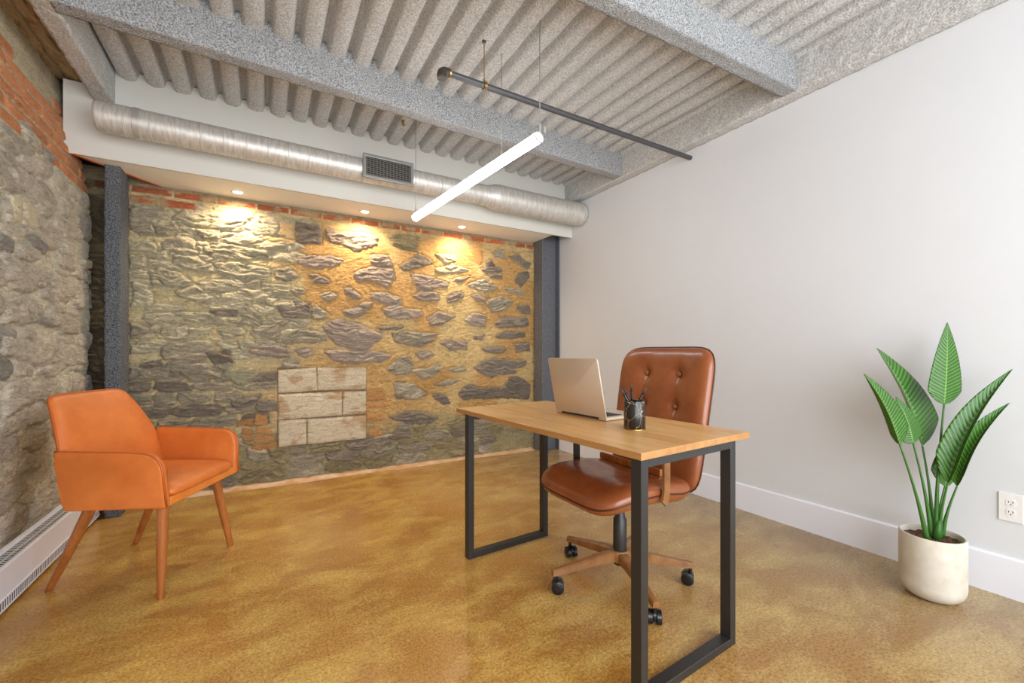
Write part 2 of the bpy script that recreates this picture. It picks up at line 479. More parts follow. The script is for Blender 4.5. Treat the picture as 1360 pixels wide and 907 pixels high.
BLK = [(370,492,419,489,421,518,370,521), (422,489,486,488,486,516,423,518), (370,524,454,521,454,551,370,557),
       (457,521,486,520,486,549,456,551), (370,559,407,557,407,590,370,594), (409,557,486,552,486,582,409,590)]
TONE = dict(d=srgb(156,143,128), p=srgb(184,166,150), g=srgb(188,176,152), c=srgb(214,203,172), o=srgb(170,156,120),
            r=srgb(216,162,100), t=srgb(224,192,140), s=srgb(180,174,146), b=srgb(212,158,100))

def build_back_wall():
    x = np.arange(-1.16, XR + 0.03, 0.0062); z = np.arange(0.0, 2.30, 0.0062)
    Xg, Zg = np.meshgrid(x, z, indexing='ij')
    w1 = fbm(11, Xg * 7, Zg * 7, 4) - 0.5; w2 = fbm(31, Xg * 7, Zg * 7, 4) - 0.5
    f1 = fbm(41, Xg * 40, Zg * 40, 2) - 0.5; f2 = fbm(47, Xg * 40, Zg * 40, 2) - 0.5
    xs = Xg + 0.05 * w1 + 0.018 * f1; zs = Zg + 0.035 * w2 + 0.016 * f2
    strata = fbm(51, Xg * 9 + 5, Zg * 70 + w1 * 9, 4, 0.6)
    rough = fbm(71, Xg * 45, Zg * 60, 4, 0.6)
    blot = fbm(91, Xg * 2.2, Zg * 2.6, 3)
    # mortar / render colour: cream at the left, ochre in the middle and right, olive grey along the floor
    cream, ochre, rust, low = (np.array(srgb(*c)) for c in ((232,214,166), (240,208,146), (216,164,96), (184,170,130)))
    k = sstep(-0.05, 0.55, Xg + 0.5 * (blot - 0.5))[..., None]
    mort = cream * (1 - k) + ochre * k
    kr = (sstep(0.5, 0.66, blot + 0.1 * rough) * sstep(-0.1, 0.4, Xg))[..., None] * 0.75
    mort = mort * (1 - kr) + rust * kr
    near_blk = sstep(0.75, 0.25, np.hypot((Xg - 0.75) / 1.5, (Zg - 0.70) / 0.8))[..., None]
    mort = mort * (1 - 0.6 * near_blk) + rust * 0.6 * near_blk
    lowk = sstep(0.52, 0.22, Zg + 0.28 * (blot - 0.5))[..., None]
    mort = mort * (1 - lowk) + low * lowk
    col = mort * (0.80 + 0.4 * rough[..., None])
    hgt = 0.012 * (rough - 0.5) + 0.012 * (fbm(5, Xg * 4, Zg * 4, 3) - 0.5)
    rs = np.random.RandomState(4)
    def add(poly, tone, lift=0.014, soft=0.012, jit=True, bright=None, flat=False):
        nonlocal col, hgt
        xx, zz = (xs, zs) if jit else (Xg + 0.006 * w1, Zg + 0.006 * w2)
        a = np.array(poly); pad = 0.07
        i0, i1 = np.searchsorted(x, [a[:, 0].min() - pad, a[:, 0].max() + pad]); j0, j1 = np.searchsorted(z, [a[:, 1].min() - pad, a[:, 1].max() + pad])
        if i1 - i0 < 3 or j1 - j0 < 3: return
        S = (slice(i0, i1), slice(j0, j1))
        d = sd_poly(xx[S], zz[S], poly)
        if not flat: d = d - 0.009
        m = sstep(soft * 0.4, -soft * 0.5, d); dome = np.clip(-d / 0.022, 0, 1) ** 0.5
        br = (0.86 + 0.28 * rs.rand()) if bright is None else bright
        st = strata[S]
        if flat: c = np.array(tone) * (br * (0.9 + 0.2 * rough[S]))[..., None]
        else: c = np.array(tone) * (br * (0.62 + 0.76 * st))[..., None]
        groove = np.exp(-(d / 0.007) ** 2)
        col[S] = col[S] * (1 - m[..., None]) + c * m[..., None]
        hard = fbm(61, Xg[S] * 22, Zg[S] * 130 + w1[S] * 14, 3, 0.6)
        tilt = (rs.rand() - 0.5) * 0.08 * (zz[S] - a[:, 1].mean())
        hgt[S] = hgt[S] * (1 - m) + m * (lift * (0.35 + 0.45 * dome) + tilt + (0.004 if flat else 0.045) * (st - 0.5) * dome + (0 if flat else 0.014) * (hard - 0.5) * dome) - (0.003 if flat else 0.010) * groove
    # filler stones: courses of flat rubble, dense at the left and along the floor, sparse elsewhere
    zc = 0.02
    while zc < 2.12:
        hh = 0.045 + 0.05 * rs.rand(); xc = -1.15 + 0.2 * rs.rand()
        while xc < XR:
            ww = 0.12 + 0.22 * rs.rand(); cx, cz = xc + ww / 2, zc + hh / 2
            left = 1 - min(1, max(0, (cx - 0.0) / 0.45)); lowz = 1 - min(1, max(0, (cz - 0.28) / 0.2))
            p = max(0.92 * left, 0.88 * lowz, 0.0)
            if 0.36 < cz < 0.95 and 0.2 < cx < 1.3: p *= 0.25
            if rs.rand() < p:
                t = 'c' if (cz > 1.0) else ('g' if rs.rand() < 0.6 else 'd')
                if lowz > 0.5 and cx > -0.2: t = rs.choice(['o', 'g', 'g', 'o', 'd'])
                n = 8; an = np.linspace(0, 2 * np.pi, n, endpoint=False) + 0.3 * rs.rand(n)
                q = 0.42 + 0.12 * rs.rand(n)
                rr = 1 / (np.abs(np.cos(an)) ** 4 + np.abs(np.sin(an)) ** 4) ** 0.25
                add(list(zip(cx + ww * q * rr * np.cos(an), cz + hh * q * rr * np.sin(an))), TONE[t], 0.010, 0.010)
            xc += ww + 0.012
        zc += hh + 0.008
    for ox, oy, sc, L_ in ST:
        for it in L_:
            pts = [on_y(ox + it[1 + 2 * i] / sc, oy + it[2 + 2 * i] / sc, YB - 0.01) for i in range((len(it) - 1) // 2)]
            t = it[0]
            add([(p.x, p.z) for p in pts], TONE[t], 0.006 if t in 'br' else 0.016, 0.012, True,
                None if t not in 'rt' else 1.0, flat=t in 'stbr')
    # bricks along the top
    for row, (z0, z1, xa, xb) in enumerate(((2.160, 2.205, -1.0, XR), (2.085, 2.140, -1.0, -0.62))):
        xc = -0.98 + 0.1 * row
        while xc < xb:
            ww = 0.17 + 0.08 * rs.rand()
            add([(xc, z0), (xc + ww, z0 + 0.003), (xc + ww, z1 + 0.004 * rs.rand()), (xc, z1)], srgb(206, 116, 76), 0.008, 0.008, False, 0.8 + 0.35 * rs.rand(), flat=True)
            xc += ww + 0.014
    dkc = (sstep(-0.86, -0.92, Xg) * 0.8)[..., None]; col = col * (1 - dkc) + np.array(srgb(84, 64, 42)) * dkc  # brown rubble by the left corner, darkened with the recess's shade in its colour
    smear = (sstep(0.50, 0.62, fbm(161, Xg * 11, Zg * 16, 4)) * sstep(2.07, 2.10, Zg) * 0.75)[..., None]; col = col * (1 - smear) + np.array(srgb(206, 184, 140)) * (0.8 + 0.4 * rough[..., None]) * smear
    S = Zg > 2.206
    col[S] = np.array(srgb(176, 158, 124)) * (0.8 + 0.4 * rough[S][..., None])
    # fireplace-sized patch of pale squared blocks
    c0 = [on_y(u, v, YB - 0.01) for u, v in ((368.5, 488), (487, 487), (487, 584), (368.5, 595))]
    add([(p.x, p.z) for p in c0], srgb(150, 124, 88), 0.004, 0.006, False, 1.0, flat=True)
    for b in BLK:
        cu, cv = sum(b[0::2]) / 4, sum(b[1::2]) / 4
        pts = [on_y(b[i] + (0.7 if b[i] > cu else -0.7), b[i + 1] + (0.7 if b[i + 1] > cv else -0.7), YB - 0.01) for i in range(0, 8, 2)]
        add([(p.x, p.z) for p in pts], srgb(240, 224, 194), 0.016, 0.006, False, 0.93 + 0.12 * rs.rand(), flat=True)
    blotk = (sstep(0.56, 0.75, fbm(141, Xg * 9, Zg * 12, 3)) * (sd_poly(Xg, Zg, [(p.x, p.z) for p in c0]) < 0))[..., None] * 0.55
    col[:] = col * (1 - blotk) + np.array(srgb(196, 146, 84)) * blotk
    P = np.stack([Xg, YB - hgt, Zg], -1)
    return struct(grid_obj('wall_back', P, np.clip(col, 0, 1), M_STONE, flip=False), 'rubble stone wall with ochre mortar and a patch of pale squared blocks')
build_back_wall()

# ---- left wall: grey rubble below, orange brick courses above -----------------
STL = [
 (0, 200, 4.321, [('g', 0,550,240,700,250,790,0,740), ('t', 110,270,170,310,210,390,200,440,120,400), ('t', 40,240,100,260,100,400,40,400),
  ('g', 20,100,100,80,200,180,280,280,290,380,240,380,100,200), ('d', 120,460,200,470,280,560,250,600,180,560),
  ('g', 300,360,380,380,470,480,460,540,360,500,300,420), ('g', 260,700,400,740,450,830,300,880), ('g', 310,560,420,620,420,700,330,660),
  ('t', 470,620,520,620,520,690,470,660), ('g', 100,0,240,60,240,130,180,150,100,60)]),
 (0, 30, 4.321, [('g', 130,590,180,580,230,680,240,770,150,690), ('d', 250,740,310,760,325,830,260,800)]),
 (0, 380, 5.04, [('g', 0,80,110,140,120,240,0,260), ('d', 230,180,330,230,340,280,230,240), ('g', 380,180,520,220,520,340,390,310),
  ('g', 0,340,370,370,380,520,200,530,0,470), ('g', 380,380,560,420,570,540,400,540), ('g', 20,650,300,640,320,740,200,800,30,890,10,740)])]
def build_left_wall():
    y = np.concatenate([np.arange(YN, 2.05, 0.03), np.arange(2.05, 3.90, 0.0055)]); z = np.arange(0.0, 2.72, 0.006)
    Yg, Zg = np.meshgrid(y, z, indexing='ij')
    w1 = fbm(211, Yg * 6, Zg * 6, 4) - 0.5; w2 = fbm(231, Yg * 6, Zg * 6, 4) - 0.5
    f1 = fbm(241, Yg * 35, Zg * 35, 2) - 0.5
    ys = Yg + 0.06 * w1 + 0.014 * f1; zs = Zg + 0.05 * w2 + 0.014 * f1
    rough = fbm(271, Yg * 55, Zg * 55, 4, 0.6); blot = fbm(291, Yg * 3, Zg * 3, 3)
    strata = fbm(251, Yg * 12, Zg * 50 + w1 * 8, 4, 0.6)
    col = np.array(srgb(244, 234, 208)) * (0.78 + 0.4 * rough)[..., None]
    hgt = 0.016 * (rough - 0.5) + 0.03 * (fbm(205, Yg * 5, Zg * 5, 4) - 0.5)
    tone = dict(g=srgb(222, 211, 192), d=srgb(180, 174, 164), t=srgb(244, 230, 194))
    rs = np.random.RandomState(8)
    def add(poly, tn, lift=0.018, soft=0.012, jit=True, flat=False, br=None):
        yy, zz = (ys, zs) if jit else (Yg + 0.01 * w1, Zg + 0.01 * w2)
        a = np.array(poly); pad = 0.08
        i0, i1 = np.searchsorted(y, [a[:, 0].min() - pad, a[:, 0].max() + pad]); j0, j1 = np.searchsorted(z, [a[:, 1].min() - pad, a[:, 1].max() + pad])
        if i1 - i0 < 3 or j1 - j0 < 3: return
        S = (slice(i0, i1), slice(j0, j1))
        d = sd_poly(yy[S], zz[S], poly); m = sstep(soft * 0.4, -soft * 0.5, d); dome = np.clip(-d / 0.03, 0, 1) ** 0.5
        b = 0.86 + 0.26 * rs.rand() if br is None else br
        st = strata[S]
        c = np.array(tn) * (b * ((0.9 + 0.2 * rough[S]) if flat else (0.74 + 0.5 * st)))[..., None]
        col[S] = col[S] * (1 - m[..., None]) + c * m[..., None]
        hgt[S] = hgt[S] * (1 - m) + m * (lift * (0.5 + 0.5 * dome) + (0.004 if flat else 0.016) * (st - 0.5) * dome) - 0.007 * np.exp(-(d / 0.007) ** 2)
    zc = 0.0
    while zc < 2.0:
        hh = 0.10 + 0.1 * rs.rand(); yc = YN - 0.1 * rs.rand()
        while yc < 3.76:
            ww = 0.16 + 0.24 * rs.rand(); cy, cz = yc + ww / 2, zc + hh / 2
            if rs.rand() < 0.85:
                n = 10; an = np.linspace(0, 2 * np.pi, n, endpoint=False) + 0.2 * rs.rand(n); q = 0.40 + 0.10 * rs.rand(n)
                rr = 1 / (np.abs(np.cos(an)) ** 4 + np.abs(np.sin(an)) ** 4) ** 0.25
                add(list(zip(cy + ww * q * rr * np.cos(an), cz + hh * q * rr * np.sin(an))), tone['g' if rs.rand() < 0.9 else 'd'], 0.010 + 0.012 * rs.rand())
            yc += ww
        zc += hh
    for ox, oy, sc, L_ in STL:
        for it in L_:
            pts = [on_x(ox + it[1 + 2 * i] / sc, oy + it[2 + 2 * i] / sc, XL) for i in range((len(it) - 1) // 2)]
            add([(p.y, p.z) for p in pts], tone[it[0]], 0.02, 0.012, True, it[0] == 't')
    S = Zg > 2.03 + 0.03 * w1 * 2
    col[S] = (np.array(srgb(238, 222, 186)) * (0.8 + 0.4 * rough[S])[..., None]); hgt[S] *= 0.5
    for r in range(8):
        z0 = 2.055 + r * 0.079; yc = YN + (0.11 if r % 2 else 0)
        while yc < 3.74:
            ww = 0.205
            if not (r >= 6 and yc > 2.62) and not (r == 5 and 2.95 < yc < 3.3) and not (r == 7 and rs.rand() < 0.5):
                add([(yc, z0), (yc + ww, z0), (yc + ww, z0 + 0.063), (yc, z0 + 0.063)], (0.98, 0.40, 0.18), 0.010, 0.005, False, True, 0.84 + 0.26 * rs.rand())
            yc += ww + 0.014
    for it in STL[1][3]:
        pts = [on_x(it[1 + 2 * i] / 4.321, 30 + it[2 + 2 * i] / 4.321, XL) for i in range((len(it) - 1) // 2)]
        add([(p.y, p.z) for p in pts], tone[it[0]], 0.02, 0.012, True)
    # brown damp stain low on the wall
    stain = [110,100,180,80,260,120,290,250,280,400,200,470,170,760,60,850,20,860,50,600,80,400,70,150]
    pts = [on_x(stain[i] / 4.535, 540 + stain[i + 1] / 4.535, XL) for i in range(0, len(stain), 2)]
    d = sd_poly(Yg + 0.12 * w1, Zg + 0.12 * w2, [(p.y, p.z) for p in pts])
    k = (sstep(0.05, -0.06, d) * (0.55 + 0.45 * rough))[..., None]
    col = col * (1 - k) + col * k * np.array([0.50, 0.42, 0.30])
    hgt = np.where(Zg < 0.24, np.minimum(hgt, -0.002), hgt)
    lean = np.where(Zg > 2.0, (Zg - 2.0) * 0.155, 0)
    dk = (sstep(3.73, 3.77, Yg + 0.02 * w1) * 0.8)[..., None]; col = col * (1 - dk) + np.array(srgb(84, 64, 42)) * dk  # recess rubble turned dark brown, shade of the unlit gap painted in
    rec = sstep(3.735, 3.765, Yg + 0.02 * w1) * 0.15
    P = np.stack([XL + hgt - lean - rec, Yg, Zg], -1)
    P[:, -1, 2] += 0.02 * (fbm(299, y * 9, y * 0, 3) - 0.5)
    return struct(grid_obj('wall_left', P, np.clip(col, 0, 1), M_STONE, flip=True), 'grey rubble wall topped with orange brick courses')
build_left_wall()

# dark backing behind the left wall and old boards above it
bm = bmesh.new(); box(bm, -1.30, -1.16, YN, 4.0, 0, 2.82)
box(bm, -1.30, XR + 0.12, 3.93, 4.05, 0, 2.82)
struct(obj('wall_outer', bm, M_DARK))
def mat_oldboard():
    m = new_mat('old_boards', srgb(120, 96, 66), 0.95); v = tex(m, (3, 0.6, 1))
    n = noise(m, v, 9, 6, 0.7, 0.8)
    basecol(m, ramp(m, n, [(0.3, srgb(92, 66, 40)), (0.45, srgb(176, 142, 98)), (0.7, srgb(214, 192, 154))]))
    bump(m, noise(m, v, 40, 5, 0.7), 0.9, 0.02); return m
M_BOARD = mat_oldboard()
def rough_slab(name, x0, x1, y0, y1, z0, z1, mat, seed, amp=0.004, step=0.012, skew=0.0):
    "foam or board covered bar, its surface broken up by real relief; skew = change of y per metre of x"
    bm = bmesh.new(); box(bm, x0, x1, y0, y1, z0, z1)
    for ax, a, b in ((0, x0, x1), (1, y0, y1), (2, z0, z1)):
        k = max(1, int((b - a) / step)); 
        if k > 400: k = 400
        for i in range(1, k):
            co = [0, 0, 0]; no = [0, 0, 0]; co[ax] = a + (b - a) * i / k; no[ax] = 1
            bmesh.ops.bisect_plane(bm, geom=bm.verts[:] + bm.edges[:] + bm.faces[:], plane_co=co, plane_no=no)
    bm.normal_update(); rs = np.random.RandomState(seed)
    no = [v.normal.copy() for v in bm.verts]; g = VN(seed)
    P = np.array([v.co[:] for v in bm.verts])
    d = fbm(seed, P[:, 0] * 30 + P[:, 2] * 17 + 50, P[:, 1] * 30 + P[:, 2] * 23 + 50, 3) - 0.5 + 0.35 * (rs.rand(len(P)) - 0.5)
    for v, n, q in zip(bm.verts, no, d):
        v.co += n * float(q) * amp * 2
        v.co.y += skew * (v.co.x - x1)
    return obj(name, bm, mat, smooth=True)
for i, (a, b, z0) in enumerate(((-1.17, -1.02, 2.690), (-1.012, -0.89, 2.672))):
    o = struct(rough_slab('ceiling_old_boards', a, b, 0.6, 3.60, z0, z0 + 0.06, M_BOARD, 60 + i, 0.006, 0.03))

# ---- ceiling deck, beams ------------------------------------------------------
def build_deck():
    pitch = 0.137; x = np.arange(-0.84, XR + 0.02, 0.00685); y = np.arange(YN, YF + 0.02, 0.03)
    Xg, Yg = np.meshgrid(x, y, indexing='ij')
    ph = np.abs(((Xg + 0.182) / pitch + 0.5) % 1 - 0.5) * 2     # 0 at a rib's middle, 1 in a groove
    prof = sstep(0.58, 0.90, ph + 0.05 * (fbm(301, Xg * 3, Yg * 5, 2) - 0.5))
    zz = ZD + 0.055 * prof + 0.030 * np.clip(ph, 0, 0.7) ** 2.2 + 0.008 * (fbm(305, Xg * 30, Yg * 12, 3) - 0.5)
    P = np.stack([Xg, Yg, zz], -1)
    return struct(grid_obj('ceiling', P, None, M_FOAM, flip=True), 'corrugated steel deck sprayed with pale grey foam')
build_deck()
bm = bmesh.new(); box(bm, -1.3, XR + 0.12, YN, 4.05, 2.83, 2.90)
struct(obj('roof_slab', bm, M_DARK))
ZB = 2.566
def tagstruct(o, label): o['label'] = label; return struct(o)
tagstruct(rough_slab('beam', -0.80, XR - 0.085, 2.70, 2.79, ZB, 2.80, M_BEAM, 71, 0.004, 0.012, 0.034), 'foam coated beam crossing above the hanging tube light')
tagstruct(rough_slab('beam', -0.80, XR - 0.085, 1.30, 1.385, ZB, 2.80, M_BEAM, 72, 0.004, 0.012, -0.045), 'foam coated beam nearest the camera')
tagstruct(rough_slab('beam', -0.881, -0.790, 1.0, YF, ZB, 2.80, M_FOAM, 73, 0.005, 0.014), 'foam coated beam running along the brick wall')
tagstruct(rough_slab('beam', XR - 0.088, XR - 0.001, 0.0, YF, 2.556, 2.80, M_FOAM, 74, 0.005, 0.016), 'foam coated ledger along the top of the white wall')
# ---- soffit box -----------------------------------------------------------------
bm = bmesh.new()
box(bm, -1.02, XR, YF, YF + 0.02, ZS, 2.66); box(bm, -0.90, XR, YF, YF + 0.02, 2.66, 2.80)
struct(obj('wall_fascia', bm, M_SOFF), 'white fascia behind the round duct')
bm = bmesh.new()
prism(bm, [(-0.955, YF + 0.02), (2.52, YF + 0.02), (2.52, YB + 0.02), (-0.615, YB + 0.02)], 'z', ZS, ZS + 0.02)
struct(obj('ceiling_soffit', bm, mat_paint('soffit_white', srgb(240, 236, 228))), 'white soffit with recessed downlights over the stone wall')
bm = bmesh.new()
a = Vector((-0.968, YF, 0)); b = Vector((-0.625, YB, 0)); d = (b - a).normalized(); n_ = Vector((-d.y, d.x, 0)) * 0.022
prism(bm, [(a.x, a.y), (b.x, b.y), (b.x + n_.x, b.y + n_.y), (a.x + n_.x, a.y + n_.y)], 'z', ZS - 0.006, ZS + 0.03)
struct(obj('trim_1', bm, new_mat('terracotta_edge', srgb(176, 96, 52), 0.7)), 'terracotta edge of the soffit')

# cove between floor and stone wall
bm = bmesh.new(); prev = None
nn = 90; rs = np.random.RandomState(3)
for i in range(nn + 1):
    X = -0.95 + (2.50 + 0.95) * i / nn; t = i / nn
    hh = 0.040 - 0.020 * t + 0.008 * math.sin(i * 0.37) * 0.5; ww = 0.085 + 0.012 * math.sin(i * 0.23 + 1)
    ring = [bm.verts.new((X, YB + 0.03 - (ww + 0.03) * k / 8, 0.001 + hh * (1 - math.sin(math.pi / 2 * k / 8)) ** 1.0 + 0.0)) for k in range(9)]
    if prev:
        for k in range(8): bm.faces.new((prev[k], prev[k + 1], ring[k + 1], ring[k]))
    prev = ring
struct(obj('trim_2', bm, M_COVE, smooth=True), 'pale concrete cove where floor meets the stone wall')

# ---- columns ---------------------------------------------------------------------
o = rough_slab('column', -0.863, -0.787, 3.60, 3.79, 0, 2.56, M_COLF, 77, 0.005, 0.012)
tagstruct(o, 'foam coated dark grey column by the brick and stone corner')
bm = bmesh.new()
x0, x1, y0, y1 = 2.525, 2.752, 3.70, 3.85
box(bm, x0, x0 + 0.012, y0, y1, 0, 2.74, 0.002); box(bm, x1 - 0.012, x1, y0, y1, 0, 2.74, 0.002)
box(bm, x0 + 0.012, x1 - 0.012, 3.765, 3.778, 0, 2.74)
m = M_STEEL; v = tex(m); nn_ = noise(m, v, 60, 4); basecol(m, ramp(m, nn_, [(0.3, srgb(84, 86, 92)), (0.7, srgb(112, 114, 120))])); bump(m, nn_, 0.3, 0.004)
tagstruct(obj('column', bm, M_STEEL), 'dark grey steel column in the corner beside the white wall')

# ------------------------------------------------------------------ duct
def mx_x(px): return Matrix.Translation(px) @ Matrix.Rotation(math.pi / 2, 4, 'Y')
DY, DZ = 3.33, 2.412
duct = thing('round_duct', 'long round galvanised air duct running under the ceiling along the white fascia', 'duct', (-0.834, DY, DZ))
def ring_x(bm, x, r): 
    return [bm.verts.new((x, r * math.cos(2 * math.pi * k / 40), r * math.sin(2 * math.pi * k / 40))) for k in range(40)]
def tube_x(bm, prof, cap0=True, cap1=True):
    rs_ = [ring_x(bm, x, r) for x, r in prof]
    for a, b in zip(rs_, rs_[1:]):
        for k in range(40): bm.faces.new((a[k], a[(k + 1) % 40], b[(k + 1) % 40], b[k]))
    if cap0: bm.faces.new(rs_[0])
    if cap1: bm.faces.new(rs_[-1][::-1])
x0 = 0.0
def ribbed(xa, xb, r, step):
    pr = []; x = xa
    while x < xb:
        pr += [(x, r), (min(x + step - 0.008, xb), r), (min(x + step - 0.006, xb), r + 0.0025), (min(x + step - 0.002, xb), r + 0.0025)]
        x += step
    return pr + [(xb, r)]
bm = bmesh.new(); tube_x(bm, [(0, 0.078), (0.01, 0.084)] + ribbed(0.012, 2.44, 0.084, 0.122))
obj('duct_run', bm, M_DUCT, duct, sharp=40)
bm = bmesh.new(); tube_x(bm, [(2.44, 0.086), (2.52, 0.086), (2.58, 0.108), (2.62, 0.110)], False, False)
obj('reducer', bm, M_DUCT, duct, sharp=40)
bm = bmesh.new(); tube_x(bm, [(2.60, 0.111)] + ribbed(2.61, 3.53, 0.112, 0.46) + [(3.575, 0.104), (3.585, 0.09)])
obj('duct_end', bm, M_DUCT, duct, sharp=40)
bm = bmesh.new(); tube_x(bm, [(0.17, 0.0865), (0.172, 0.0885), (0.20, 0.0885), (0.202, 0.0865)])
obj('band', bm, M_ALU, duct, sharp=40)

gr = thing('air_grille', 'rectangular metal air grille mounted on the round duct', 'grille', (0.815, 3.243, 2.418))
bm = bmesh.new(); w2, h2, b = 0.188, 0.088, 0.022
for a in ((-w2, w2, h2 - b, h2), (-w2, w2, -h2, -h2 + b), (-w2, -w2 + b, -h2 + b, h2 - b), (w2 - b, w2, -h2 + b, h2 - b)):
    box(bm, a[0], a[1], -0.012, 0.008, a[2], a[3], 0.003)
M_GRF = new_mat('grille_frame', srgb(150, 150, 146), 0.4, 0.5)
obj('frame', bm, M_GRF, gr)
bm = bmesh.new(); box(bm, -w2 + 0.01, w2 - 0.01, 0.0, 0.02, -h2 + 0.01, h2 - 0.01); obj('collar', bm, M_DARK, gr)
bm = bmesh.new()
for i in range(9): 
    z = -h2 + b + 0.008 + i * (2 * (h2 - b) - 0.016) / 8; box(bm, -w2 + b, w2 - b, -0.007, -0.001, z - 0.0022, z + 0.0022)
for i in range(14):
    x = -w2 + b + 0.008 + i * (2 * (w2 - b) - 0.016) / 13; box(bm, x - 0.0022, x + 0.0022, -0.004, -0.0005, -h2 + b, h2 - b)
obj('blades', bm, new_mat('grille_blade', srgb(120, 118, 112), 0.45, 0.4), gr)

# ------------------------------------------------------------------ recessed downlights
M_LENS = new_mat('downlight_lens', (1, 0.9, 0.75), 0.4); BS(M_LENS).inputs['Emission Color'].default_value = (1, 0.80, 0.55, 1); BS(M_LENS).inputs['Emission Strength'].default_value = 14
for i, (x, y) in enumerate(((-0.164, 3.735), (0.736, 3.72), (1.616, 3.71))):
    t = thing('recessed_downlight', ['recessed downlight in the soffit, closest to the foam coated column',
        'recessed downlight in the soffit, between its two neighbours below the air grille',
        'recessed downlight in the soffit, closest to the white wall'][i], 'light', (x, y, ZS), 0, 'soffit downlights')
    bm = bmesh.new(); lathe(bm, [(0.030, -0.002), (0.034, -0.006), (0.045, -0.005), (0.047, 0.0), (0.030, 0.0), (0.030, -0.002)], 32)
    obj('trim_ring', bm, M_WHITEP, t, sharp=40)
    bm = bmesh.new(); lathe(bm, [(0, -0.0015), (0.030, -0.0015), (0.030, 0.002), (0, 0.002)], 32); obj('lens', bm, M_LENS, t)
    d = bpy.data.lights.new('downlight_lamp', 'SPOT'); d.energy = SPOT_W; d.color = SPOT_C
    d.spot_size = math.radians(150); d.spot_blend = 1.0; d.shadow_soft_size = 0.03
    lo = bpy.data.objects.new('downlight_lamp', d); lo.location = (0, 0, -0.02); lo.rotation_euler = (math.radians(10), 0, 0)
    lo.parent = t; COL.objects.link(lo)

# ------------------------------------------------------------------ hanging tube light
P0, P1 = Vector((1.223, 1.83, 2.150)), Vector((0.968, 3.086, 2.040))
tl = thing('linear_pendant_light', 'long glowing white tube light hung on thin wires', 'light', P0)
D = P1 - P0
M_TUBE = new_mat('lit_diffuser', (1, 1, 1), 0.4); BS(M_TUBE).inputs['Emission Color'].default_value = (0.95, 0.98, 1, 1); BS(M_TUBE).inputs['Emission Strength'].default_value = TUBE_E
bm = bmesh.new(); tube(bm, [(0, 0, 0), D * 0.002, D * 0.998, D], [0.020, 0.0255, 0.0255, 0.020], 24, True); obj('diffuser', bm, M_TUBE, tl, sharp=50)
x_, y_, d_ = frame_from(D)
up = Vector((0, 0, 1)) - d_ * d_.z; up.normalize()
bm = bmesh.new()
s_ = up.cross(d_)
vs = []
for p in (D * -0.004, D * 1.004):
    vs.append([bm.verts.new(p + up * q[1] + s_ * q[0]) for q in ((-0.014, 0.018), (0.014, 0.018), (0.014, 0.030), (-0.014, 0.030))])
bm.faces.new(vs[0]); bm.faces.new(vs[1][::-1])
for k in range(4): bm.faces.new((vs[0][k], vs[1][k], vs[1][(k + 1) % 4], vs[0][(k + 1) % 4]))
obj('housing', bm, M_WHITEP, tl)
for p in (D * -0.006, D * 1.0):
    bm = bmesh.new(); tube(bm, [p - d_ * 0.004, p + d_ * 0.004], 0.027, 24); obj('end_cap', bm, M_WHITEP, tl, sharp=40)
for k, (wx, wy) in enumerate(((1.223, 1.815), (1.165, 2.117), (0.970, 3.075))):
    tt = (wy - P0.y) / D.y
    zt = D.z * tt + 0.03
    bm = bmesh.new(); tube(bm, [(wx - P0.x, wy - P0.y, zt), (wx - P0.x, wy - P0.y, 2.80 - P0.z)], 0.0021, 8)
    w = obj('suspension_wire', bm, M_WIRE, tl, smooth=True)
    bm = bmesh.new(); tube(bm, [(wx - P0.x, wy - P0.y, zt - 0.004), (wx - P0.x, wy - P0.y, zt + 0.035)], 0.0065, 12); obj('gripper', bm, M_ALU, w, sharp=40)
    if k == 0:
        bm = bmesh.new(); tube(bm, [(wx - P0.x + 0.03, wy - P0.y - 0.0, zt - 0.004), (wx - P0.x + 0.03, wy - P0.y, zt + 0.028)], 0.007, 12)
        obj('cable_gland', bm, M_ALU, tl, sharp=40)

# ------------------------------------------------------------------ sprinkler pipe
PY, PZ = 2.08, 2.497
pp = thing('sprinkler_pipe', 'dark iron sprinkler pipe hung below the deck and ending at the white wall', 'pipe', (0.79, PY, PZ))
bm = bmesh.new(); tube(bm, [(0.03, 0, 0), (XR - 0.79 - 0.001, 0, 0)], 0.0165, 24); obj('pipe_run', bm, M_PIPE, pp, sharp=40)
bm = bmesh.new()
tube(bm, [(0.045, 0, 0), (0.03, 0, 0), (0.016, -0.001, -0.002), (0.004, -0.003, -0.012), (0.0, -0.005, -0.028), (0, -0.006, -0.045)], [0.023, 0.024, 0.0245, 0.0245, 0.024, 0.0225], 24)
el = obj('elbow', bm, new_mat('dark_elbow', srgb(66, 60, 54), 0.45, 0.3), pp, sharp=50)
bm = bmesh.new(); tube(bm, [(0.043, 0, 0), (0.049, 0, 0)], 0.0255, 24); obj('rim', bm, M_BRASS, el, sharp=40)
bm = bmesh.new(); tube(bm, [(0, -0.006, -0.038), (0, -0.006, -0.041)], 0.0237, 24); obj('rim', bm, M_BRASS, el, sharp=40)
hx = on_y(643, 115, PY).x - 0.79
bm = bmesh.new()
cx = [(hx, 0.021 * math.cos(t), 0.021 * math.sin(t)) for t in [2 * math.pi * k / 28 for k in range(29)]]
tube(bm, cx, 0.0035, 8, False)
tube(bm, [(hx + 0.008, y, z) for _, y, z in cx], 0.003, 8, False)
hg = obj('pipe_hanger', bm, M_BRASS, pp, smooth=True)
bm = bmesh.new(); tube(bm, [(hx, 0, 0.02), (hx, 0, 2.745 - PZ)], 0.0028, 8); tube(bm, [(hx, 0, 0.02), (hx, 0, 0.036)], 0.006, 6); obj('rod', bm, M_BRASS, hg, sharp=40)
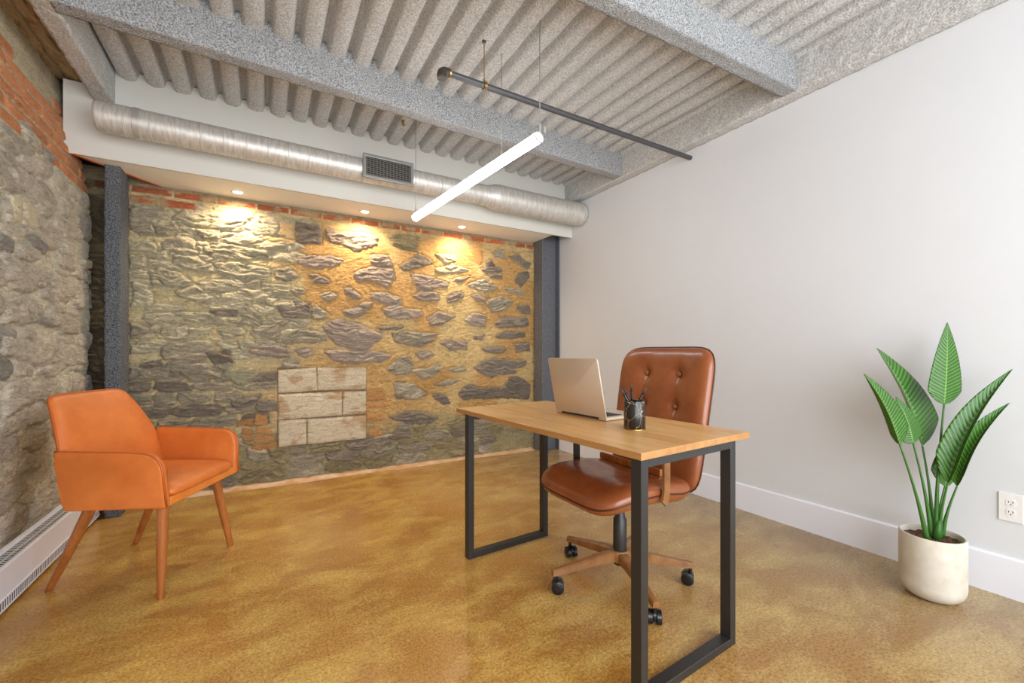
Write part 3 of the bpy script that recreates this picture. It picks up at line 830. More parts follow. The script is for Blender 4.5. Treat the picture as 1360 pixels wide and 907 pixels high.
bm = bmesh.new(); tube(bm, [(hx, 0, 2.735 - PZ), (hx, 0, 2.742 - PZ)], 0.012, 12); obj('anchor', bm, M_PIPE, hg, sharp=40)

sp = thing('brass_nozzle', 'small brass nozzle poking out between two deck ribs', 'sprinkler', (0.885, 3.10, 2.722))
bm = bmesh.new(); lathe(bm, [(0, 0.03), (0.010, 0.03), (0.010, 0.012), (0.007, 0.010), (0.005, -0.002), (0, -0.002)], 16); obj('nozzle_body', bm, M_BRASS, sp, sharp=40)
bm = bmesh.new(); lathe(bm, [(0, -0.008), (0.012, -0.009), (0.013, -0.006), (0, -0.005)], 16); obj('deflector', bm, M_BRASS, sp, sharp=40)

# ------------------------------------------------------------------ baseboard heater
ht = thing('baseboard_heater', 'white baseboard heater with slotted top along the foot of the stone wall', 'heater', (XL, 0, 0))
HX, HY0, HY1 = 0.077, -1.2, 3.62
bm = bmesh.new()
prism(bm, [(0.0, 0.015), (0.070, 0.015), (HX, 0.022), (HX, 0.186), (0.072, 0.193), (0.064, 0.193), (0.062, 0.180), (0.016, 0.192), (0.012, 0.206), (0.0, 0.208)], 'y', HY0, HY1)
obj('casing', bm, M_TRIMW, ht)
bm = bmesh.new()
v4 = [(0.062, 0.1815), (0.016, 0.1935), (0.016, 0.1925), (0.062, 0.1805)]
prism(bm, v4, 'y', HY0 + 0.02, HY1 - 0.02)
dk = obj('top_slots', bm, M_DARK, ht)
bm = bmesh.new(); y = HY0 + 0.02; k = 0
while y < HY1 - 0.02:
    prism(bm, [(0.063, 0.1822), (0.015, 0.1947), (0.015, 0.1925), (0.063, 0.1800)], 'y', y, y + 0.0075); y += 0.018
prism(bm, [(0.042, 0.1880), (0.036, 0.1896), (0.036, 0.187), (0.042, 0.186)], 'y', HY0, HY1)
obj('top_grille', bm, new_mat('grille_white', srgb(200, 198, 196), 0.5), ht)
bm = bmesh.new(); box(bm, HX, HX + 0.0015, HY0 + 0.02, HY1 - 0.02, 0.030, 0.066); obj('lower_vent', bm, new_mat('vent_grey', srgb(96, 88, 80), 0.6), ht)
bm = bmesh.new(); y = HY0 + 0.02
while y < HY1 - 0.02:
    box(bm, HX + 0.001, HX + 0.0022, y, y + 0.006, 0.030, 0.066); y += 0.018
box(bm, HX, HX + 0.004, HY0, HY1, 0.066, 0.070); box(bm, HX, HX + 0.004, HY0, HY1, 0.024, 0.030)
obj('lower_grille', bm, M_TRIMW, ht)

# ------------------------------------------------------------------ armchair
def armchair():
    o = on = at(680, 467, 2.02); cxm = -1.70
    base = Vector((2.02 * FW[0] + cxm * RT[0], 2.02 * FW[1] + cxm * RT[1], 0))
    t = thing('armchair', 'orange tan leather armchair on four splayed wooden legs beside the stone wall', 'chair', base, -TH + math.radians(5))
    # local: +X forward, +Y away from the camera
    HWB, HW = 0.235, 0.265
    def arm(s):
        # side profile (x, z)
        pr = [(-0.153, 0.402), (-0.145, 0.395), (0.232, 0.395), (0.240, 0.403)]
        for k in range(9):
            a = math.radians(0 + 90 * k / 8); r = 0.075
            pr.append((0.232 - r * 0.9 + r * 0.9 * math.cos(a) - 0.0 , 0.640 - r + r * math.sin(a) - 0.012 + 0.0))
        pr += [(0.10, 0.634), (0.0, 0.638), (-0.10, 0.641), (-0.145, 0.644), (-0.170, 0.646), (-0.176, 0.636), (-0.172, 0.60), (-0.165, 0.50), (-0.158, 0.425)]
        bm = bmesh.new(); th = 0.032
        va = [bm.verts.new((x, 0, z)) for x, z in pr]; vb = [bm.verts.new((x, th, z)) for x, z in pr]
        n = len(pr); f0 = bm.faces.new(va); f1 = bm.faces.new(vb[::-1])
        for i in range(n): bm.faces.new((va[i], vb[i], vb[(i + 1) % n], va[(i + 1) % n]))
        bmesh.ops.bevel(bm, geom=list(f0.edges) + list(f1.edges), offset=0.012, segments=4, affect='EDGES', profile=0.6)
        bmesh.ops.subdivide_edges(bm, edges=[e for e in bm.edges if e.calc_length() > 0.15], cuts=6)
        for v in bm.verts:
            u = (v.co.z - 0.395) / 0.25
            y = v.co.y - th + HWB + 0.036 + 0.022 * u
            v.co.y = y * s
        bmesh.ops.recalc_face_normals(bm, faces=bm.faces[:])
        a_ = obj('arm', bm, M_ORANGE, t, sharp=35)
        # welt along the outer top edge of the arm
        pts = [(x, s * (HWB + 0.036 + 0.022 * (z - 0.395) / 0.25 - 0.004), z + 0.0005) for x, z in pr[3:-4]]
        bm = bmesh.new(); tube(bm, pts, 0.0042, 8); obj('piping', bm, M_ORANGE2, a_, smooth=True)
    arm(-1); arm(1)
    # backrest: leaning panel, wide at the arms and narrower at the top
    def bmap(p):
        # p.x across (-.5..), p.y up, p.z front
        zz = 0.397 + (p.y + 0.23) * 1.01; u = max(0.0, (zz - 0.395) / 0.455)
        w = 0.262 if zz < 0.63 else 0.262 - 0.050 * min(1, (zz - 0.63) / 0.18) ** 1.2
        y = p.x / 0.262 * w
        x = -0.122 - 0.045 * u - 0.112 * u * u + p.z - 0.030 * (1 - (p.x / 0.262) ** 2) * 0.6
        return Vector((x, y, zz))
    bm = pad_mesh(0.524, 0.46, 0.022, m=9, n=40, rim=10, backt=0.026, mapf=bmap)
    for v in bm.verts: v.co.y = v.co.y
    bk = obj('backrest', bm, M_ORANGE, t, smooth=True)
    pts = []
    for k in range(41):
        th_ = math.pi * k / 40; c, s2 = math.cos(th_), math.sin(th_)
        q = (abs(c) ** 9 + abs(s2) ** 9) ** (-1 / 9)
        pts.append(bmap(Vector((c * q * 0.262, s2 * q * 0.23, 0.0))))
    bm = bmesh.new(); tube(bm, pts, 0.0045, 8); obj('piping', bm, M_ORANGE2, bk, smooth=True)
    # seat cushion
    def smap(p):
        x = p.y + 0.035; y = p.x
        z = 0.452 + p.z - 0.006 * (x - 0.0) / 0.24
        return Vector((x, y, z))
    def sf(x, y, z, r): return z + 0.010 * (1 - min(1, (x / 0.25) ** 2)) * (1 - min(1, (y / 0.22) ** 2))
    bm = pad_mesh(0.475, 0.43, 0.040, front=sf, m=9, n=36, rim=7, backt=0.020, mapf=smap)
    sc_ = obj('seat_cushion', bm, M_ORANGE, t, smooth=True)
    bm = bmesh.new(); box(bm, -0.15, 0.236, -0.245, 0.245, 0.396, 0.435, 0.008, 3)
    obj('seat_frame', bm, mat_leather('orange_band', srgb(232, 140, 62), srgb(212, 118, 48), 0.4), t)
    for (tx, ty, bx, by) in ((0.190, -0.215, 0.186, -0.224), (0.160, 0.20, 0.200, 0.272), (-0.09, -0.215, -0.345, -0.120), (-0.10, 0.2, -0.33, 0.34)):
        bm = bmesh.new(); tube(bm, [(tx, ty, 0.405), (tx + (bx - tx) * 0.5, ty + (by - ty) * 0.5, 0.2), (bx, by, 0.0)], [0.0215, 0.019, 0.0135], 24, True)
        for v in bm.verts:
            if v.co.z < 0.03: v.co.z = max(0.0, min(v.co.z, 0.002) if v.co.z < 0.008 else v.co.z)
        obj('leg', bm, M_LEGW, t, sharp=50)
armchair()

# ------------------------------------------------------------------ desk
DK = Vector((1.209, 1.496, 0)); DR = math.radians(3.4)
desk = thing('desk', 'oak topped desk on black metal frame legs', 'desk', DK, DR)
# local: +X away from the armchair side (towards the office chair), +Y away from the camera
bm = bmesh.new(); box(bm, -0.30, 0.30, -0.602, 0.602, 0.733, 0.755, 0.002, 2)
M_EDGE = mat_wood('oak_edge', srgb(176, 128, 74), srgb(160, 112, 60), srgb(188, 142, 88), (3.5, 0.35, 3.5), 0.45)
bm.normal_update()
for f in bm.faces: f.material_index = 1 if abs(f.normal.z) < 0.5 else 0
obj('desktop', bm, [M_OAK, M_EDGE], desk)
def bar(name, *a): 
    bm = bmesh.new(); box(bm, *a, 0.0015, 1); return obj(name, bm, M_BLACK, desk)
for (ya, yb) in ((-0.592, -0.552), (0.487, 0.527)):
    bar('leg', -0.288, -0.256, ya, yb, 0.0, 0.733); bar('leg', 0.190, 0.222, ya, yb, 0.0, 0.733)
    bar('bottom_rail', -0.256, 0.190, ya, yb, 0.0, 0.028); bar('top_rail', -0.256, 0.190, ya, yb, 0.705, 0.733)

# ------------------------------------------------------------------ laptop
lp = thing('laptop', 'open silver laptop on the desk with its back to the camera', 'laptop', (1.236, 1.512, 0.755), math.radians(3.5))
# local: hinge along Y at x=0, base towards +X
bm = bmesh.new(); box(bm, 0.0, 0.232, -0.163, 0.163, 0.001, 0.016, 0.005, 3); obj('base', bm, M_LAP, lp, sharp=40)
bm = bmesh.new(); box(bm, 0.022, 0.125, -0.140, 0.140, 0.0155, 0.0168, 0.0008, 1); kb = obj('keyboard', bm, new_mat('key_bed', srgb(60, 58, 56), 0.5), lp)
M_KEY = new_mat('keys', srgb(30, 30, 32), 0.5)
bm = bmesh.new()
for r in range(5):
    for c in range(14):
        x = 0.026 + r * 0.0195; y = -0.137 + c * 0.0196
        box(bm, x, x + 0.0165, y, y + 0.0165, 0.0168, 0.0182, 0.0006, 1)
obj('keys', bm, M_KEY, kb)
bm = bmesh.new(); box(bm, 0.140, 0.218, -0.055, 0.055, 0.0155, 0.0165, 0.0005, 1); obj('trackpad', bm, M_LAP, lp)
Ml = Matrix.Translation((0.004, 0, 0.010)) @ Matrix.Rotation(math.radians(-12), 4, 'Y')
bm = bmesh.new(); 
prl = []
W_, H_, R_ = 0.163, 0.262, 0.012
for cx_, cz_, a0 in ((W_ - R_, H_ - R_, 0), (-W_ + R_, H_ - R_, 90), (-W_ + 0.004, 0.004, 180), (W_ - 0.004, 0.004, 270)):
    rr = R_ if cz_ > 0.1 else 0.004
    for k in range(7):
        a = math.radians(a0 + 90 * k / 6); prl.append((cx_ + rr * math.cos(a), cz_ + rr * math.sin(a)))
prism(bm, prl, 'x', -0.005, 0.001, 0.0012, 2)
bmesh.ops.transform(bm, matrix=Ml, verts=bm.verts[:]); ld = obj('lid', bm, M_LAP, lp, sharp=40)
bm = bmesh.new(); box(bm, 0.0012, 0.0018, -W_ + 0.006, W_ - 0.006, 0.012, H_ - 0.006, 0, 1, Ml); obj('screen', bm, new_mat('dark_screen', srgb(18, 18, 20), 0.15), ld)
bm = bmesh.new(); tube(bm, [(0.003, -0.12, 0.010), (0.003, 0.12, 0.010)], 0.006, 12); obj('hinge', bm, M_BLACK2, lp, sharp=40)
for yy in (-0.14, 0.14):
    for xx in (0.015, 0.215):
        bm = bmesh.new(); lathe(bm, [(0, 0), (0.006, 0), (0.006, 0.002), (0, 0.002)], 12, (xx, yy, -0.0)); obj('foot', bm, M_BLACK2, lp)

# ------------------------------------------------------------------ pen cup and pens
def mat_marble():
    m = new_mat('black_marble', srgb(34, 28, 24), 0.2); v = tex(m, (1, 1, 0.8), rot=(0.4, 0.5, 0))
    vo = N(m, 'ShaderNodeTexVoronoi', feature='DISTANCE_TO_EDGE'); vo.inputs['Scale'].default_value = 26
    nz = N(m, 'ShaderNodeTexNoise'); nz.inputs['Scale'].default_value = 20; L(m, v, nz.inputs['Vector'])
    vv = mix(m, 0.06, v, nz.outputs['Color']); L(m, vv, vo.inputs['Vector'])
    basecol(m, ramp(m, vo.outputs['Distance'], [(0.0, srgb(200, 170, 136)), (0.012, srgb(96, 78, 60)), (0.03, srgb(32, 27, 25))])); return m
CP = Vector((1.222, 1.168, 0.755))
cup = thing('pen_cup', 'black marbled cylindrical pen cup standing on the desk beside the laptop', 'cup', CP)
bm = bmesh.new(); lathe(bm, [(0, 0), (0.038, 0), (0.040, 0.003), (0.040, 0.107), (0.0385, 0.109), (0.036, 0.107), (0.036, 0.006), (0, 0.006)], 48)
obj('cup_body', bm, mat_marble(), cup, sharp=40)
bm = bmesh.new(); lathe(bm, [(0.0405, 0.0005), (0.0415, 0.002), (0.0405, 0.004)], 48); obj('base_ring', bm, M_BRASS, cup, smooth=True)
z0c = 1.62
for i, (u, v, bx, by, r) in enumerate(((822.5, 513.5, 0.012, -0.010, 0.0052), (826.5, 511.5, 0.002, -0.018, 0.0048), (838, 505.5, 0.0, 0.006, 0.0045), (859.5, 512.5, -0.010, 0.012, 0.0055))):
    tip = at(u, v, z0c + (0.0, 0.02, -0.01, 0.0)[i]); a = CP + Vector((bx, by, 0.008)); 
    mid = a.lerp(tip, 0.55) + Vector((0, 0, 0))
    pn = thing('pen', ['dark pen leaning furthest left out of the pen cup', 'dark pen in the cup just right of the leftmost one', 'thin dark pen standing upright, tallest in the cup', 'dark pen leaning to the right out of the cup'][i], 'pen', a, 0, 'pens in the marbled cup')
    bm = bmesh.new(); d = tip - a
    bow = Vector((0, 0, 1)).cross(d).normalized().cross(d.normalized()) * (0.006 if i != 2 else 0.0)
    pts = [d * q - bow * math.sin(math.pi * q) for q in (0, 0.2, 0.4, 0.6, 0.78)]
    tube(bm, pts, [r * 0.8, r, r, r, r * 0.95], 12); obj('barrel', bm, M_BLACK2, pn, sharp=50)
    bm = bmesh.new(); tube(bm, [d * 0.775 - bow * 0.65, d * 0.88 - bow * 0.36, d], [r * 0.96, r * 0.6, 0.0007], 12); obj('pen_tip', bm, M_BLACK, pn, smooth=True)

# ------------------------------------------------------------------ office chair
def office_chair():
    X0, Y0 = 1.405, 1.432
    t = thing('office_chair', 'button tufted brown leather swivel chair behind the desk', 'chair', (X0, Y0, 0))
    # local: backrest towards +X, front towards -X
    SC = Vector((-0.035, 0.01, 0))
    def smap(p):
        # p.x -> local Y, p.y -> local X
        y = p.x + SC.y; x = p.y + SC.x
        z = 0.470 + p.z - 0.018 * max(0, min(1, (x - 0.0) / 0.12))
        z -= 0.030 * max(0, (-x - 0.12) / 0.17) ** 2          # waterfall front
        z += 0.008 * max(0, (abs(p.x) - 0.16) / 0.1)
        return Vector((x, y, z))
    def sf(x, y, z, r): return z - 0.010 * math.exp(-((x / 0.16) ** 2 + (y / 0.15) ** 2))
    bm = pad_mesh(0.53, 0.53, 0.052, front=sf, m=5, n=44, rim=6, backt=0.062, mapf=smap)
    seat = obj('seat', bm, M_COGNAC, t, smooth=True)
    pts = []
    for k in range(97):
        th_ = 2 * math.pi * k / 96; c, s = math.cos(th_), math.sin(th_)
        q = (abs(c) ** 5 + abs(s) ** 5) ** (-1 / 5); pts.append(smap(Vector((c * q * 0.2655, s * q * 0.2655, -0.006))))
    bm = bmesh.new(); tube(bm, pts, 0.0035, 6, False); obj('piping', bm, M_PIPE_D, seat, smooth=True)
    # backrest
    H, WB = 0.66, 0.565; zc = 0.74
    def bmap(p):
        yy = 0.035 - p.x * (0.97 + 0.03 * (p.y / 0.33))
        u = (p.y + H / 2) / H
        x = 0.235 + 0.115 * u - p.z + 0.022 * (1 - (p.x / (WB / 2)) ** 2)
        return Vector((x, yy, zc + p.y))
    BT = [(-0.10, 0.20), (0.10, 0.20), (-0.10, 0.045), (0.10, 0.045), (-0.10, -0.11), (0.10, -0.11)]
    def bf(x, y, z, r):
        for a, b in BT:
            d2 = (x - a) ** 2 + (y - b) ** 2
            z -= 0.022 * math.exp(-d2 / 0.0009) + 0.010 * math.exp(-d2 / 0.006)
        for a in (-0.10, 0.10):
            if -0.14 < y < 0.30: z -= 0.005 * math.exp(-((x - a) / 0.006) ** 2) * min(1, (0.30 - y) / 0.06)
        return z
    bm = pad_mesh(WB, H, 0.048, front=bf, m=7, n=72, rim=7, backt=0.030, mapf=bmap)
    back = obj('backrest', bm, M_COGNAC, t, smooth=True)
    pts = []
    for k in range(97):
        th_ = 2 * math.pi * k / 96; c, s = math.cos(th_), math.sin(th_)
        q = (abs(c) ** 7 + abs(s) ** 7) ** (-1 / 7); pts.append(bmap(Vector((c * q * WB / 2 * 1.003, s * q * H / 2 * 1.003, -0.004))))
    bm = bmesh.new(); tube(bm, pts, 0.0045, 6, False); obj('piping', bm, M_PIPE_D, back, smooth=True)
    for a, b in BT[:4]:
        p = bmap(Vector((a, b, 0.024)))
        bm = bmesh.new(); bmesh.ops.create_uvsphere(bm, u_segments=16, v_segments=10, radius=0.0125)
        for v in bm.verts: v.co.x *= 0.55; v.co += p
        obj('button', bm, M_COGNAC, back, smooth=True)
    # crossbar between seat and backrest
    bm = bmesh.new(); box(bm, 0.085, 0.103, -0.155, 0.232, 0.505, 0.536, 0.004, 2); obj('crossbar', bm, M_LEGW, t)
    # arms: flat bent straps with pads under the desktop edge
    for s, nm in ((-1, 0), (1, 1)):
        yb = SC.y + s * 0.282
        bm = bmesh.new()
        pr = [(-0.034, 0.446), (-0.024, 0.456), (-0.016, 0.49), (-0.016, 0.66), (-0.005, 0.690), (0.03, 0.702), (0.19, 0.702)]
        va = []
        for i, (x, z) in enumerate(pr):
            a = Vector(pr[max(0, i - 1)]); b = Vector(pr[min(len(pr) - 1, i + 1)]); d = (b - a).normalized(); n = Vector((-d.y, d.x))
            w = 0.017
            p0 = Vector((x, z)) - n * w; p1 = Vector((x, z)) + n * w
            va.append([bm.verts.new((q.x, yb + k, q.y)) for k in (-0.006, 0.006) for q in ((p0, p1) if k < 0 else (p1, p0))])
        for a, b in zip(va, va[1:]):
            for k in range(4): bm.faces.new((a[k], a[(k + 1) % 4], b[(k + 1) % 4], b[k]))
        bm.faces.new(va[0]); bm.faces.new(va[-1][::-1])
        arm = obj('armrest', bm, M_BRONZE if s < 0 else M_BLACK, t, sharp=50)
    # mechanism, lever, column
    bm = bmesh.new(); box(bm, -0.10, 0.09, -0.07, 0.07, 0.395, 0.432, 0.008, 2); obj('mechanism', bm, M_BLACK2, t)
    bm = bmesh.new(); tube(bm, [(-0.06, -0.02, 0.41), (-0.16, -0.0, 0.408)], 0.006, 10); lv = obj('lever', bm, M_BLACK2, t, smooth=True)
    bm = bmesh.new(); box(bm, -0.205, -0.15, -0.028, 0.028, 0.388, 0.412, 0.01, 3); obj('knob', bm, M_BLACK2, lv, sharp=40)
    bm = bmesh.new(); lathe(bm, [(0, 0.40), (0.022, 0.40), (0.022, 0.30), (0.030, 0.29), (0.031, 0.09), (0.028, 0.085), (0, 0.085)], 32); obj('column', bm, M_BLACK, t, sharp=40)
    bm = bmesh.new(); lathe(bm, [(0, 0.150), (0.040, 0.150), (0.044, 0.142), (0.044, 0.105), (0.038, 0.098), (0, 0.098)], 32); obj('hub', bm, M_BRONZE, t, sharp=40)
    R = 0.315
    for ang in (-3, 63, 128, 195, 280):
        # angle measured in the camera's right/forward axes
        a = math.radians(ang); cx_, cz_ = math.cos(a), math.sin(a)
        d = Vector((cx_ * RT[0] + cz_ * FW[0], cx_ * RT[1] + cz_ * FW[1], 0)); n = Vector((-d.y, d.x, 0))
        bm = bmesh.new(); rings = []
        for r, w, zt, zb in ((0.030, 0.026, 0.148, 0.106), (0.10, 0.023, 0.142, 0.104), (0.22, 0.018, 0.118, 0.088), (R + 0.012, 0.014, 0.098, 0.074)):
            c = d * r
            rings.append([bm.verts.new(q) for q in (c - n * w + Vector((0, 0, zb)), c + n * w + Vector((0, 0, zb)), c + n * w * 0.9 + Vector((0, 0, zt - 0.006)), c + n * w * 0.55 + Vector((0, 0, zt)), c - n * w * 0.55 + Vector((0, 0, zt)), c - n * w * 0.9 + Vector((0, 0, zt - 0.006)))])
        for p, q in zip(rings, rings[1:]):
            for k in range(6): bm.faces.new((p[k], p[(k + 1) % 6], q[(k + 1) % 6], q[k]))
        bm.faces.new(rings[0]); bm.faces.new(rings[-1][::-1])
        lg = obj('base_arm', bm, M_BRONZE, t, sharp=30)
        c = d * R; ax = Vector((math.cos(a + 0.9), math.sin(a + 0.9), 0)); ax = (d * 0.35 + n * 0.93).normalized()
        fw = Vector((-ax.y, ax.x, 0)); cc = c + fw * 0.012
        bm = bmesh.new()
        tube(bm, [c + Vector((0, 0, 0.045)), c + Vector((0, 0, 0.080))], 0.008, 12)
        tube(bm, [cc - ax * 0.005 + Vector((0, 0, 0.034)), cc + ax * 0.005 + Vector((0, 0, 0.034))], 0.024, 20)
        cs = obj('caster', bm, M_BLACK2, lg, sharp=40)
        for s in (-1, 1):
            p = cc + ax * s * 0.017 + Vector((0, 0, 0.0275))
            bm = bmesh.new(); tube(bm, [p - ax * 0.010, p - ax * 0.008, p + ax * 0.008, p + ax * 0.010], [0.024, 0.0272, 0.0272, 0.024], 28)
            tube(bm, [p - ax * 0.0115, p + ax * 0.0115], 0.012, 20)
            for v in bm.verts: v.co.z = max(v.co.z, 0.0003)
            w = obj('caster_wheel', bm, M_BLACK2, t, sharp=40)
office_chair()

# ------------------------------------------------------------------ potted plant
def mat_leaf():
    m = new_mat('glossy_leaf', srgb(48, 110, 34), 0.32)
    uv = N(m, 'ShaderNodeUVMap'); uv.uv_map = 'leaf'
    sx = N(m, 'ShaderNodeSeparateXYZ'); L(m, uv.outputs[0], sx.inputs[0])
    ab = N(m, 'ShaderNodeMath', operation='ABSOLUTE'); L(m, sx.outputs['X'], ab.inputs[0])
    # veins sweep outward and upward
    ma = N(m, 'ShaderNodeMath', operation='MULTIPLY_ADD'); L(m, ab.outputs[0], ma.inputs[0]); ma.inputs[1].default_value = -0.10; L(m, sx.outputs['Y'], ma.inputs[2])
    ml = N(m, 'ShaderNodeMath', operation='MULTIPLY'); L(m, ma.outputs[0], ml.inputs[0]); ml.inputs[1].default_value = 150
    sn = N(m, 'ShaderNodeMath', operation='SINE'); L(m, ml.outputs[0], sn.inputs[0])
    mr = N(m, 'ShaderNodeMapRange'); L(m, sn.outputs[0], mr.inputs['Value']); mr.inputs['From Min'].default_value = -1
    v = tex(m); n = noise(m, v, 12, 4)
    vein = ramp(m, mr.outputs['Result'], [(0.0, srgb(38, 80, 16)), (0.6, srgb(50, 100, 20)), (1.0, srgb(80, 132, 36))])
    c = mix(m, 0.5, vein, ramp(m, n, [(0.3, (0.6, 0.65, 0.55)), (0.7, (1, 1, 1))]), 'MULTIPLY')
    mid = ramp(m, ab.outputs[0], [(0.02, (0.8, 0.8, 0.8)), (0.06, (0, 0, 0))])
    c = mix(m, mid, c, srgb(112, 160, 66)); basecol(m, c)
    bump(m, mr.outputs['Result'], 0.35, 0.003)
    return m
M_LEAF = mat_leaf()
M_STEM = new_mat('leaf_stalk', srgb(56, 104, 36), 0.4)
def plant():
    c = Vector((2.487, 0.675, 0))
    t = thing('potted_plant', 'tall broad leaved green plant in a rounded cream pot by the white wall', 'plant', c)
    m = new_mat('cream_ceramic', srgb(205,198,184), 0.6); v = tex(m)
    basecol(m, ramp(m, noise(m, v, 18, 5), [(0.3, srgb(196, 188, 170)), (0.7, srgb(214, 207, 194))])); bump(m, noise(m, v, 90, 3), 0.1, 0.003)
    r = 0.108
    pr = [(0, 0.0), (r - 0.052, 0.0)] + [(r - 0.052 + 0.052 * math.sin(math.radians(a)), 0.062 - 0.062 * math.cos(math.radians(a))) for a in range(12, 91, 13)]
    pr += [(r, 0.16), (r, 0.262), (r - 0.003, 0.268), (r - 0.008, 0.268), (r - 0.011, 0.262), (r - 0.011, 0.20), (0, 0.20)]
    bm = bmesh.new(); lathe(bm, pr, 64); obj('pot', bm, m, t, sharp=40)
    # soil
    bm = bmesh.new(); rsd = random.Random(5)
    rings = []
    for i in range(15):
        rr = (r - 0.0112) * i / 14
        rings.append([bm.verts.new((rr * math.cos(2 * math.pi * k / 60), rr * math.sin(2 * math.pi * k / 60), 0.243 + rsd.uniform(-0.004, 0.005) + 0.004 * (1 - i / 14))) for k in range(60)] if i else [bm.verts.new((0, 0, 0.252))])
    for a, b in zip(rings, rings[1:]):
        for k in range(60):
            k2 = (k + 1) % 60
            if len(a) == 1: bm.faces.new((a[0], b[k], b[k2]))
            else: bm.faces.new((a[k], b[k], b[k2], a[k2]))
    ms = new_mat('potting_soil', srgb(96, 66, 46), 0.95); v = tex(ms)
    n = noise(ms, v, 130, 4, 0.7); basecol(ms, ramp(ms, n, [(0.35, srgb(58, 36, 24)), (0.6, srgb(124, 88, 62))])); bump(ms, n, 1.0, 0.01)
    so = obj('soil', bm, ms, t); so['kind'] = 'stuff'
    Z0 = 1.834
    # (stalk foot u v, blade foot u v, tip u v, depth of foot/blade foot/tip, half widths left/right px, side-depth slope left/right, bend px)
    LV = [
     ((1243, 704), (1254, 537), (1258, 428), (0.0, 0.00, 0.02), (23, 21), (0.10, 0.12), 2),
     ((1240, 704), (1225, 592), (1164, 462), (0.02, 0.05, 0.10), (3, 31), (1.2, 0.35), 9),
     ((1238, 704), (1213, 589), (1190, 527), (0.01, 0.03, 0.04), (16, 15), (0.25, 0.2), 4),
     ((1232, 704), (1195, 590), (1147, 496), (-0.02, -0.03, -0.02), (8, 19), (0.8, 0.3), 7),
     ((1247, 706), (1259, 642), (1345, 490), (0.0, -0.03, -0.07), (29, 5), (0.25, -0.6), -14),
     ((1251, 704), (1271, 646), (1341, 535), (0.02, -0.01, -0.09), (25, 4), (0.15, -0.6), -12),
     ((1245, 702), (1255, 646), (1286, 566), (0.01, 0.015, 0.015), (22, 12), (0.15, 0.3), -8)]
    cdir = Vector((FW[0], FW[1], 0))
    for i, (f, b, tp, dz, wd, sl, bend) in enumerate(LV):
        zf, zb, zt = Z0 + dz[0], Z0 + dz[1], Z0 + dz[2]
        F = at(f[0], f[1], zf); F.z = 0.242; F = F - c
        F = Vector((max(-0.06, min(0.06, F.x)), max(-0.06, min(0.06, F.y)), F.z))
        B = at(*b, zb) - c; T = at(*tp, zt) - c
        # blade
        bm = bmesh.new(); uvl = bm.loops.layers.uv.new('leaf'); nL, nW = 40, 12
        ax2 = Vector((tp[0] - b[0], tp[1] - b[1])).normalized(); perp = Vector((-ax2.y, ax2.x))   # pixel space: left of the growing direction is (-)
        if perp.x > 0: perp = -perp       # perp points to the photo's left
        grid = []
        for j in range(nL + 1):
            s = j / nL
            wprof = (min(1, (s / 0.16)) ** 0.55) * (1 - max(0, (s - 0.16) / 0.84) ** 1.7) if s < 1 else 0
            wprof = max(0.0, wprof) * (1.0 if s > 0 else 0.0) + (0.02 if 0 < s < 1 else 0)
            bo = bend * math.sin(math.pi * s) * 0.8
            row = []
            for k in range(-nW // 2, nW // 2 + 1):
                q = k / (nW / 2)
                side = 0 if q < 0 else 1
                wpx = wd[side] * abs(q) * wprof
                u = b[0] + (tp[0] - b[0]) * s + (perp.x * (-bo)) + perp.x * wpx * (1 if side == 0 else -1)
                vv = b[1] + (tp[1] - b[1]) * s + (perp.y * (-bo)) + perp.y * wpx * (1 if side == 0 else -1)
                wm = wpx / FPX * Z0
                real = max(wd) / FPX * Z0 * abs(q) * wprof
                dd = sl[side] * max(wm, 0.6 * real) + 0.0015 * math.sin(s * 70 - abs(q) * 6) * abs(q)
                zc_ = zb + (zt - zb) * s + dd
                row.append((bm.verts.new(at(u, vv, zc_) - c), q, s))
            grid.append(row)
        for j in range(nL):
            for k in range(nW):
                qs = [grid[j][k], grid[j][k + 1], grid[j + 1][k + 1], grid[j + 1][k]]
                fc = bm.faces.new([w[0] for w in qs])
                for lo, w in zip(fc.loops, qs): lo[uvl].uv = (w[1], w[2])
        lf = obj('leaf', bm, M_LEAF, t, smooth=True)
        md = lf.modifiers.new('thickness', 'SOLIDIFY'); md.thickness = 0.0012; md.offset = 0
        # stalk, running on as the midrib
        pts = []; rad = []
        for k in range(13):
            s = k / 12; p = F.lerp(B, s)
            p += Vector((RT[0], RT[1], 0)) * (0.008 * math.sin(math.pi * s) * (-1 if b[0] < f[0] else 1) * -1)
            pts.append(p); rad.append(0.0075 * (1 - s) ** 2 + 0.0036)
        for j in range(2, nL - 3, 4):
            pts.append(grid[j][nW // 2][0].co.copy() if False else None); rad.append(0)
        pts = [p for p in pts if p is not None]; rad = rad[:len(pts)]
        bm = bmesh.new(); tube(bm, pts, rad, 12); obj('stem', bm, M_STEM, t, smooth=True)
    # sheath at the crown
    for k, (dx, dy) in enumerate(((0.0, -0.012), (0.012, 0.004))):
        bm = bmesh.new(); tube(bm, [(dx, dy, 0.238), (dx * 1.5, dy * 1.5, 0.28), (dx * 2.2, dy * 2, 0.33)], [0.014, 0.011, 0.003], 12, sx=1.0, sy=0.6)
        obj('sheath', bm, M_STEM, t, smooth=True)
plant()

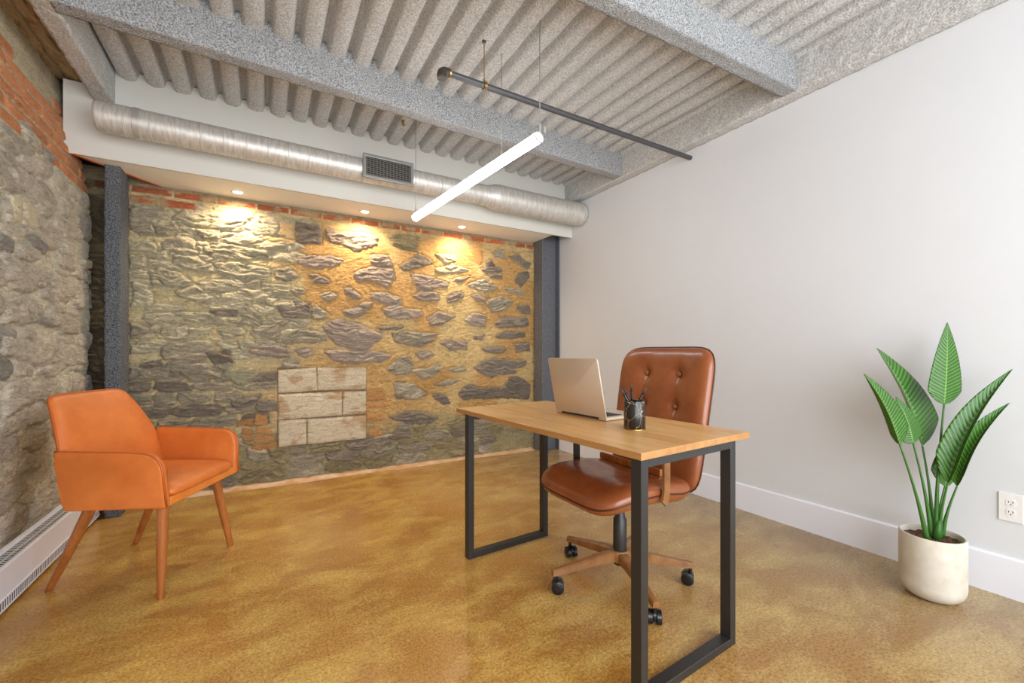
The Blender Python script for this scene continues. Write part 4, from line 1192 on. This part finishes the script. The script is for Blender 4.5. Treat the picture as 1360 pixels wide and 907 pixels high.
# ------------------------------------------------------------------ wall outlet
po = on_x(1343, 674, XR)
ot = thing('wall_outlet', 'white double power outlet on the white wall', 'outlet', (XR, po.y, po.z))
bm = bmesh.new(); box(bm, -0.006, 0, -0.036, 0.036, -0.060, 0.060, 0.002, 2); obj('cover_plate', bm, M_WHITEP, ot)
M_SLOT = new_mat('slot_dark', srgb(40, 36, 34), 0.6)
for zz in (-0.021, 0.021):
    bm = bmesh.new(); prism(bm, [(0.015 * math.cos(a) * 1.0, zz + max(-0.0135, min(0.0135, 0.0175 * math.sin(a)))) for a in [2 * math.pi * k / 32 for k in range(32)]], 'x', -0.0075, -0.005)
    s = obj('socket', bm, M_WHITEP, ot)
    bm = bmesh.new()
    for yy, hh in ((-0.006, 0.008), (0.006, 0.0065)): box(bm, -0.0079, -0.0074, yy - 0.0011, yy + 0.0011, zz + 0.003 - hh / 2, zz + 0.003 + hh / 2)
    box(bm, -0.0079, -0.0074, -0.0022, 0.0022, zz - 0.0095, zz - 0.0055)
    obj('slots', bm, M_SLOT, s)
